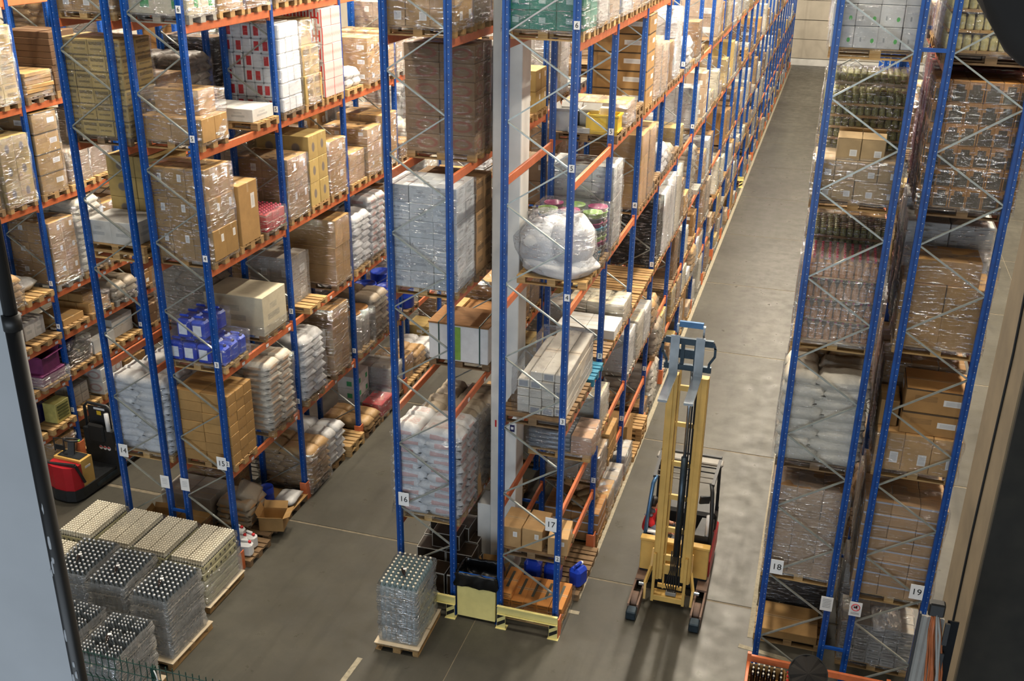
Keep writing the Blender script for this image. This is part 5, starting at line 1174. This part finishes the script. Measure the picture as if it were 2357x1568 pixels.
# mast
ZT = 4.78
for s in (-1, 1):
    tp('mast_rail', merge([xf(box_vf(.18, .14, ZT-.55, .006), (s*.262+.022, 1.55, .55)), xf(box_vf(.10, .03, ZT-.55, .004), (s*.285+.022, 1.47, .55))]), 'truck_yellow')
    tp('inner_rail', box_vf(.03, .08, ZT+.28), 'truck_yellow' if s < 0 else 'truck_dark', (s*.15+.02, 1.62, .28))
    tp('mast_foot', xf(box_vf(.05, .07, 1.05), (0, 0, 0)), 'truck_yellow', (s*.29, 1.42, .10))
    tp('reach_link', merge([bar_vf((s*.36, 1.72, 1.05), (s*.37, 1.62, .72), .045, .06), bar_vf((s*.37, 1.62, .72), (s*.45, 1.5, .40), .045, .06), bar_vf((s*.45, 1.5, .41), (s*.44, 1.42, .10), .045, .06)]), 'truck_yellow')
    tp('link_pin', xf(lathe_vf([(.035, -.05), (.035, .05)], 10), (0, 0, 0), (0, PI/2, 0)), 'steel_bright', (s*.52, 1.5, .36))
for z, h_ in ((.30, .07), (.62, .20), (.92, .12), (1.55, .10), (2.25, .10), (2.95, .09), (3.75, .08), (4.45, .10)): tp('cross_member', box_vf(.46, .05, h_), 'truck_yellow', (0, 1.60, z))
tp('mast_base', box_vf(.62, .22, .12, .01), 'truck_yellow', (0, 1.5, .12)); tp('valve_block', box_vf(.20, .08, .08, .01), 'panel_grey', (.05, 1.45, .26))
tp('lift_cylinder', tube_vf([(.075, 1.50, 1.12), (.075, 1.50, 3.2)], .055, 12), 'steel_dark', smooth=True)
tp('lift_piston', tube_vf([(.075, 1.50, 3.15), (.075, 1.50, 4.95)], .03, 10), 'steel_bright', smooth=True)
tp('lift_chain', merge([bar_vf((.125, 1.54, .5), (.125, 1.54, 4.8), .03, .02), bar_vf((.165, 1.54, .5), (.165, 1.54, 4.8), .02, .02)]), 'rubber')
for i in range(5): tp('hydraulic_hose', tube_vf([(.0+.03*i, 1.50, 1.2), (.0+.025*i, 1.47, .8), (-.06+.05*i, 1.42, .5), (.0+.03*i, 1.44, .34)], .012, 6), 'rubber', smooth=True)
CZ = 4.9
tp('carriage', merge([xf(box_vf(.80, .07, .11), (0, 1.38, CZ+.52)), xf(box_vf(.80, .07, .10), (0, 1.38, CZ+.05)), xf(box_vf(.06, .07, .5), (-.1, 1.40, CZ+.08)), xf(box_vf(.06, .07, .5), (.12, 1.40, CZ+.08)), xf(box_vf(.36, .06, .16), (0, 1.42, CZ+.25))]), 'steel_dark')
tp('carriage_top', box_vf(.40, .06, .10), 'truck_blue', (0, 1.50, CZ+.78))
for s in (-1, 1):
    tp('top_roller', merge([xf(lathe_vf([(.03, -.02), (.03, .02)], 10), (0, 0, 0), (0, PI/2, 0)), xf(box_vf(.03, .05, .3), (0, 0, -.28))]), 'steel_bright', (s*.22, 1.46, CZ+.82))
    fk = tp('fork', merge([xf(box_vf(.15, .045, .72), (0, 1.32, CZ-.04)), xf(box_vf(.15, 1.12, .04), (0, .78, CZ-.05))]), 'steel_bright', (s*.21-.02, 0, 0))
    tp('carriage_hook', merge([bar_vf((s*.40, 1.36, CZ+.60), (s*.44, 1.36, CZ+.50), .04, .04), bar_vf((s*.44, 1.36, CZ+.52), (s*.44, 1.36, CZ+.35), .04, .04), bar_vf((s*.44, 1.36, CZ+.36), (s*.36, 1.36, CZ+.22), .04, .04), bar_vf((s*.36, 1.36, CZ+.23), (s*.35, 1.36, CZ+.05), .04, .04)]), 'steel_dark')
tp('console', prism_vf([(.30, 2.25), (.62, 2.25), (.62, 2.9), (.38, 2.9)], .95, 1.15), 'truck_dark'); tp('white_tube', tube_vf([(.55, 2.3, 1.1), (.55, 2.36, 1.55)], .05, 10), 'plastic_white', smooth=True)
tp('monitor', xf(box_vf(.2, .05, .2, .01), rot=(.3, 0, .4)), 'truck_dark', (.42, 2.45, 1.75)); tp('seat_back', box_vf(.10, .45, .60, .04), 'truck_dark', (-.60, 2.60, .72)); tp('seat_cushion', box_vf(.5, .46, .06, .02), 'truck_dark', (-.42, 2.57, .72)); tp('paper_pad', box_vf(.2, .12, .03), 'white_paper', (-.48, 2.25, 1.06))

# driver: sits sideways, facing +x
D = thing('person', 'seated driver in a red top and grey trousers in the reach truck', 'person', (.67, 2.57, .72))
def skin(name, nodes, edges, mat, parent, root=0, sub=2):
    me = bpy.data.meshes.new(name); me.from_pydata([n[0] for n in nodes], edges, []); o = bpy.data.objects.new(name, me); COL.objects.link(o); o.parent = parent
    o.modifiers.new('skin', 'SKIN'); o.modifiers.new('sub', 'SUBSURF').levels = sub; o.modifiers['sub'].render_levels = sub
    sv = me.skin_vertices[0].data
    for i, n in enumerate(nodes): sv[i].radius = (n[1], n[2] if len(n) > 2 else n[1]); sv[i].use_root = (i == root)
    me.materials.append(MAT[mat]); return o
skin('body', [((0, 0, .08), .15, .13), ((.02, 0, .28), .14, .12), ((.05, 0, .46), .15, .13), ((.07, 0, .58), .07, .07), ((.09, 0, .66), .05, .05), ((.06, -.20, .52), .065), ((.06, .20, .52), .065),
              ((.20, -.27, .34), .05), ((.42, -.20, .30), .038), ((.50, -.19, .31), .03), ((.20, .25, .34), .05), ((.44, .15, .28), .038), ((.52, .14, .28), .03),
              ((.08, -.10, .05), .095), ((.42, -.12, .10), .075), ((.48, -.12, -.30), .05), ((.08, .10, .05), .095), ((.42, .12, .10), .075), ((.48, .12, -.3), .05)],
     [(0, 1), (1, 2), (2, 3), (3, 4), (2, 5), (2, 6), (5, 7), (7, 8), (8, 9), (6, 10), (10, 11), (11, 12), (0, 13), (13, 14), (14, 15), (0, 16), (16, 17), (17, 18)], 'cloth_grey', D)
hd = lathe_vf([(.035, 0), (.055, .02), (.075, .07), (.082, .13), (.075, .185), (.05, .22), (.015, .235)], 14)
head = mobj('head', ([(x*1.12+(.012 if .05 < z < .12 and x > .05 else 0), y*.92, z) for x, y, z in hd[0]], hd[1]), 'skin', D, (.105, 0, .66), (0, .08, -.1), smooth=True)
mobj('nose', pillow_vf(.03, .025, .04, 1), 'skin', head, (.098, 0, .085), (0, .3, 0), smooth=True)
for s in (-1, 1):
    mobj('ear', pillow_vf(.03, .015, .05, 2), 'skin', head, (0, s*.074, .09), smooth=True); mobj('eye', pillow_vf(.012, .018, .01, 2), 'hair', head, (.086, s*.03, .125), smooth=True)
mobj('mouth', pillow_vf(.012, .04, .01, 2), 'red_card', head, (.082, 0, .052), smooth=True)
hr = [(x*1.16-.022, y*1.14, z) for x, y, z in lathe_vf([(.085, .09), (.092, .14), (.084, .2), (.055, .245), (.015, .262)], 14)[0]]
mobj('hair', ([(x if z > .16 or x < .05 else .05, y, z) for x, y, z in hr], lathe_vf([(1, 0), (1, 1), (1, 2), (1, 3), (1, 4)], 14)[1]), 'hair', head, smooth=True)
mobj('hair_back', pillow_vf(.11, .16, .17, 3), 'hair', head, (-.055, 0, .04), smooth=True)
skin('red_top', [((.01, 0, .12), .165, .14), ((.02, 0, .28), .155, .135), ((.05, 0, .46), .163, .142), ((.07, 0, .565), .09, .085), ((.06, -.20, .52), .082), ((.06, .20, .52), .082), ((.15, -.25, .40), .066), ((.15, .235, .40), .066)], [(0, 1), (1, 2), (2, 3), (2, 4), (2, 5), (4, 6), (5, 7)], 'cloth_red', D)
mobj('shoulder_patch', pillow_vf(.16, .14, .05, 6), 'cloth_grey', D, (.04, -.17, .575), (-.3, 0, 0), smooth=True)
for s, yy in ((-1, -.27), (1, .25)):
    skin('forearm', [((.20, yy, .34), .052), ((.42, -.20 if s < 0 else .15, .30), .04), ((.50, -.19 if s < 0 else .14, .31), .034)], [(0, 1), (1, 2)], 'skin', D)
    hb = Vector((.50, -.19 if s < 0 else .14, .31)); nd = [(tuple(hb), .032, .02), (tuple(hb+Vector((.07, 0, .0))), .036, .018)]; ed = [(0, 1)]
    for q in range(4):
        b0 = hb+Vector((.075, -.027+.018*q, 0)); k0 = len(nd); ln = (.028, .033, .031, .024)[q]
        nd += [(tuple(b0), .009), (tuple(b0+Vector((ln, 0, -.012))), .009), (tuple(b0+Vector((ln*1.2, 0, -.04))), .008)]; ed += [(1, k0), (k0, k0+1), (k0+1, k0+2)]
    k0 = len(nd); nd += [(tuple(hb+Vector((.03, -.04*s*-1, -.005))), .010), (tuple(hb+Vector((.065, -.05*s*-1, -.025))), .009)]; ed += [(0, k0), (k0, k0+1)]
    skin('hand', nd, ed, 'skin', D, 0, 1)
tp('steering_column', bar_vf((.02, 2.45, .72), (-.0, 2.45, 1.0), .06, .06), 'truck_dark'); tp('steering_knob', lathe_vf([(.06, 0), (.07, .03), (.05, .05)], 12), 'truck_dark', (.02, 2.40, 1.0), smooth=True)

# ------------------------------------------------------------------ red pallet truck at the far left
Q = thing('pallet_truck', 'red, yellow and black ride-on pallet truck parked left of rack fourteen', 'pallet truck', (-11.85, 1.25, 0), -.06)
def qp(name, vf, mat, loc=(0, 0, 0), rot=None, smooth=False): return mobj(name, vf, mat, Q, loc, rot, smooth=smooth)
qp('base_shell', xf(prism_vf([(-.40, -.05), (-.34, -.24), (-.15, -.31), (.15, -.31), (.34, -.24), (.40, -.05), (.40, 1.25), (-.40, 1.25)], .05, .30)), 'truck_dark')
qp('red_cover', prism_vf([(-.37, -.05), (-.32, -.22), (-.14, -.28), (.14, -.28), (.32, -.22), (.37, -.05), (.37, .02), (-.37, .02)], .30, .86), 'truck_red')
qp('yellow_hood', prism_vf([(-.36, .02), (.37, .02), (.37, .36), (-.36, .36)], .24, .92), 'truck_yellow')
qp('hood_tray', box_vf(.6, .26, .02, .005), 'truck_dark', (0, .2, .92))
qp('front_bar', merge([bar_vf((-.46, -.2, .84), (.36, -.14, .90), .06, .06), bar_vf((.36, -.14, .90), (.40, .02, .42), .06, .05)]), 'truck_dark')
qp('steering_post', bar_vf((-.02, .18, .9), (-.10, .32, 1.16), .13, .10), 'truck_dark'); ringp = [(.16*math.cos(a), .16*math.sin(a), 0) for a in [i*2*PI/18 for i in range(19)]]
qp('steering_wheel', tube_vf(ringp, .022, 8, False), 'truck_dark', (-.10, .34, 1.2), (-.35, 0, 0), True)
qp('green_grip', tube_vf(ringp[0:3], .026, 8), 'bucket_green', (-.10, .34, 1.2), (-.35, 0, 0), True)
qp('platform', box_vf(.78, .6, .06), 'rubber', (0, .7, .18)); qp('side_step', bar_vf((.38, .36, .16), (.40, 1.3, .20), .05, .08), 'steel_dark')
qp('back_console', prism_vf([(-.38, 1.0), (.42, 1.0), (.42, 1.3), (-.38, 1.3)], .15, 1.15), 'truck_dark'); qp('back_pad', box_vf(.42, .1, .45, .04), 'rubber', (.0, .99, .85))
qp('backrest_frame', tube_vf([(-.36, 1.12, 1.1), (-.38, 1.14, 1.62), (-.28, 1.14, 1.72), (.26, 1.14, 1.72), (.38, 1.14, 1.6), (.44, 1.12, 1.1)], .035, 8), 'truck_dark', smooth=True)
qp('mesh_screen', box_vf(.6, .015, .5), 'truck_dark', (0, 1.16, 1.15)); qp('film_roll', tube_vf([(.30, 1.05, 1.05), (.29, 1.05, 1.58)], .05, 10), 'plastic_white', smooth=True)
for i in range(3): qp('warning_sticker', lathe_vf([(.05, 0), (.05, .004)], 10), 'white_paper', (.06+i*.11, .995, .72), (PI/2, 0, 0)); qp('sticker_mark', box_vf(.07, .003, .03), 'cap_red', (.06+i*.11, .985, .73))
qp('paper_label', box_vf(.12, .004, .10), 'crate_yellow', (.0, 1.145, 1.45)); qp('paper_label', box_vf(.3, .004, .05), 'white_paper', (.02, 1.145, 1.58)); qp('side_label', box_vf(.004, .16, .05), 'plastic_white', (.372, .2, .7))
for s in (-1, 1): qp('fork', box_vf(.17, 2.3, .07, .01), 'steel_dark', (s*.2, 2.4, .08))
qp('document_rack', merge([tube_vf([(-.52, .25, .9), (-.52, .25, 1.22), (-.25, .25, 1.25), (-.25, .25, .95)], .015, 6), xf(box_vf(.22, .02, .12), (-.38, .25, .95))]), 'truck_dark')

# ------------------------------------------------------------------ low bottle shelf in front of rack eighteen
S = thing('bottle_shelf', 'low orange shelf of bottle cartons at bottom edge before rack eighteen', 'shelf', (3.0, -.66, 0))
mobj('back_beam', box_vf(2.15, .05, .12, .006), 'orange_steel', S, (1.02, 0, .84)); mobj('side_beam', box_vf(.05, 1.0, .12, .006), 'orange_steel', S, (-.06, -.5, .72))
for x in (-.06, 2.1): mobj('shelf_post', box_vf(.06, .06, 1.0), 'orange_steel', S, (x, 0, 0)); mobj('shelf_post', box_vf(.06, .06, .75), 'orange_steel', S, (x, -1.0, 0))
mobj('shelf_board', box_vf(2.2, 1.0, .03), 'wood_mid', S, (1.02, -.5, .56))
bd = shared('bottle|dark', 'glass_dark', lambda: lathe_vf([(.034, 0), (.036, .02), (.036, .18), (.015, .24), (.014, .30)], 8), True); cw = cap_me('cap', 'cap_pale', .016, .025)
bo = shared('bottle|amber', 'bottle_amber', lambda: lathe_vf([(.034, 0), (.036, .02), (.036, .18), (.015, .24), (.014, .28)], 8), True); crd = cap_me('cap', 'cap_red', .018, .03)
open_box('open carton of dark beer bottles on the orange shelf', (3.24, -.94, .592), .56, .46, .22, 0, 'kraft', .02, .2)
n_ = 0
for i in range(6):
    for j in range(3):
        n_ += 1
        o = thing('beer_bottle', 'dark beer bottle in the open carton on the orange shelf', 'bottle', (3.03+i*.082+(.03 if i == 5 else 0), -.80-j*.10, .602), 0, 'dark bottles on the orange shelf'); obj('glass', bd, o); obj('cap', cw, o, (0, 0, .295))
open_box('open carton of red-capped amber bottles on the orange shelf', (3.70, -.96, .592), .34, .46, .2, 0, 'kraft', .02, .2)
for i in range(4):
    for j in range(3):
        o = thing('amber_bottle', 'amber bottle with red cap in carton on the orange shelf', 'bottle', (3.57+i*.085, -.82-j*.1, .602), 0, 'amber bottles on the orange shelf'); obj('glass', bo, o); obj('cap', crd, o, (0, 0, .275))
# round pleated black reflector in front of the shelf
n = 28; v = [(0, -.02, 0)]; 
for i in range(n):
    a = 2*PI*i/n; v.append((.27*math.cos(a), .05+(.025 if i % 4 == 0 else 0), .27*math.sin(a)))
for i in range(n):
    a = 2*PI*i/n; v.append((.27*math.cos(a), .065+(.025 if i % 4 == 0 else 0), .27*math.sin(a)))
v.append((0, .0, 0)); f = [(0, 1+(i+1) % n, 1+i) for i in range(n)]+[(1+i, 1+(i+1) % n, 1+n+(i+1) % n, 1+n+i) for i in range(n)]+[(2*n+1, 1+n+i, 1+n+(i+1) % n) for i in range(n)]
Rf = thing('round_reflector', 'round pleated black disc on a stand at the bottom edge', 'reflector', (3.80, -2.2, 0))
mobj('pleated_disc', (v, f), 'dark_cloth', Rf, (0, 0, 2.06), (-.72, 0, 0), smooth=False); mobj('rim', tube_vf([(.27*math.cos(2*PI*i/n), .055, .27*math.sin(2*PI*i/n)) for i in range(n+1)], .01, 6, False), 'rubber', Rf, (0, 0, 2.06), (-.72, 0, 0), smooth=True)
mobj('stand', tube_vf([(0, .05, 0), (0, .05, 2.0)], .02, 8), 'rubber', Rf, smooth=True); mobj('clip', box_vf(.07, .03, .14, .01), 'bucket_blue', Rf, (0, -.05, 1.9), (-.72, 0, 0))

# ------------------------------------------------------------------ green wire fence, bottom left
FE = thing('wire_fence', 'dark green wire mesh fence with spiked top at bottom left', 'fence', (-5.3, -4.9, 0))
wire = raw_mesh('vertical_wire', *tube_vf([(0, 0, 0), (0, 0, 1.55), (0, -.05, 1.66), (0, 0, 1.78), (0, 0, 2.05)], .008, 5), 'fence_green')
for i in range(-22, 40): obj('vertical_wire', wire, FE, (i*.11+.03, 0, 0))
hw = raw_mesh('horizontal_wire', *tube_vf([(-2.5, 0, 0), (4.4, 0, 0)], .008, 5), 'fence_green')
for z in (.2, .6, 1.0, 1.4, 1.55, 1.78, 1.98): obj('horizontal_wire', hw, FE, (0, -.01, z))
for x in (-2.5, 0, 2.5): mobj('fence_post', box_vf(.06, .06, 1.96), 'fence_green', FE, (x, .04, 0)); 
mobj('white_tie', tube_vf([(.06, -.02, 1.96), (.1, -.04, 1.9), (.12, -.04, 1.8), (.08, -.03, 1.78)], .01, 6), 'plastic_white', FE, smooth=True)

# ------------------------------------------------------------------ foreground edges of the lookout
def ray_pt(u, v_, t):
    d = fw+r2*((u-1178.5)/FPX)-u2*((v_-784)/FPX); return CAM+d*t
a = ray_pt(92, 1080, 4.0)
PN = thing('lookout_panel', 'white lookout panel with chipped black edge pipe at left', 'panel', (a.x, a.y, 0))
mobj('edge_pipe', tube_vf([(0, 0, 6.0), (0, 0, 8.85), (0, 0, 10.86)], .029, 14), 'black_paint', PN, smooth=True); mobj('pipe_collar', tube_vf([(0, 0, 10.84), (0, 0, 10.90)], .033, 14), 'black_paint', PN, smooth=True)
mobj('edge_pipe', tube_vf([(0, 0, 10.86), (0, 0, 13.0)], .025, 14), 'black_paint', PN, smooth=True)
mobj('panel_sheet', bar_vf((-.02, .01, 9.6), (-2.2, -.35, 9.6), .06, 5.6), 'white_wall', PN)
rn = random.Random(3)
for i in range(9):
    z = rn.uniform(8.9, 10.3); mobj('paint_chip', pillow_vf(.012, .003, rn.uniform(.03, .07), i), 'white_wall', PN, (rn.uniform(-.015, .012), -.0275, z), (.0, 0, rn.uniform(-.3, .3)), smooth=True)
mobj('lamp_tube', bar_vf((-.12, -.06, 8.72), (-.42, -.12, 8.62), .07, .06), 'panel_grey', PN)
# concrete pillar on the right with a thin cable, corrugated sheet and cables
PB = thing('concrete_pillar', 'beige concrete pillar with thin cable at right edge', 'pillar', (4.475, -8.058, 0))
mobj('shaft', box_vf(1.6, 1.05, 16, .01), 'concrete_beige', PB, (.80, .525, 0)); mobj('shaded_facing', box_vf(1.60, .04, 16, .004), 'concrete_shaded', PB, (.81, -.02, 0))  # thin facing: shade of the pillar's unlit side put into its dark colour
mobj('cable', tube_vf([(-.008, .75, 4.5), (-.008, .6, 6.4), (-.008, .42, 7.0), (-.008, .45, 8), (-.008, .40, 9.5), (-.008, .55, 11), (-.008, .5, 14)], .008, 6), 'rubber', PB, smooth=True)
g0 = ray_pt(2108, 1480, 7.0)
PC = thing('corrugated_sheet', 'grey corrugated metal sheet beside the beige pillar', 'metal sheet', (g0.x, g0.y, 0))
pr = []; nn = 8
for i in range(nn+1): pr.append((i*.018, 0 if i % 2 else -.014))
mobj('ribbed_sheet', prism_vf(pr+[(nn*.018, .01), (0, .01)], 3.0, 7.95), 'panel_grey', PC); mobj('black_trim', box_vf(.012, .03, 4.97), 'black_paint', PC, (-.008, 0, 3.0))
for i in range(4): mobj('black_bracket', box_vf(.03, .02, .17), 'black_paint', PC, (.165, -.03, 7.05+i*.24))
mobj('foil_strip', box_vf(.07, .01, 4.95), 'bag_black', PC, (.20, -.005, 3.0))
h0 = ray_pt(2153, 1415, 6.85)
PD = thing('cable_bundle', 'bundle of orange cables hanging beside the corrugated sheet', 'cables', (h0.x, h0.y, 0))
for i in range(14):
    ox, oy = rn.uniform(-.05, .05), rn.uniform(-.03, .03)
    mobj('cable', tube_vf([(ox*.3, oy, h0.z+.02), (ox*.8+.02, oy, h0.z-.15), (ox+.06+rn.uniform(-.02, .02), oy, h0.z-.45), (ox+.10+rn.uniform(-.02, .02), oy, h0.z-.8), (ox+.1, oy, h0.z-3)], .009, 6), 'cable_orange' if i % 5 else 'panel_grey', PD, smooth=True)
mobj('black_tie', box_vf(.10, .07, .10, .01), 'black_paint', PD, (0, 0, h0.z))
k0 = ray_pt(2330, 20, 3.2)
mobj_ = single('dark_cover', 'dark drooping cover hanging in the top right corner', 'cover', xf(pillow_vf(.62, .16, .34, 8, 11, 9, 2.2), (0, 0, -.17)), 'dark_cloth', (k0.x+.07, k0.y, k0.z+.07), 0, None, None, True, (0, .95, 0))
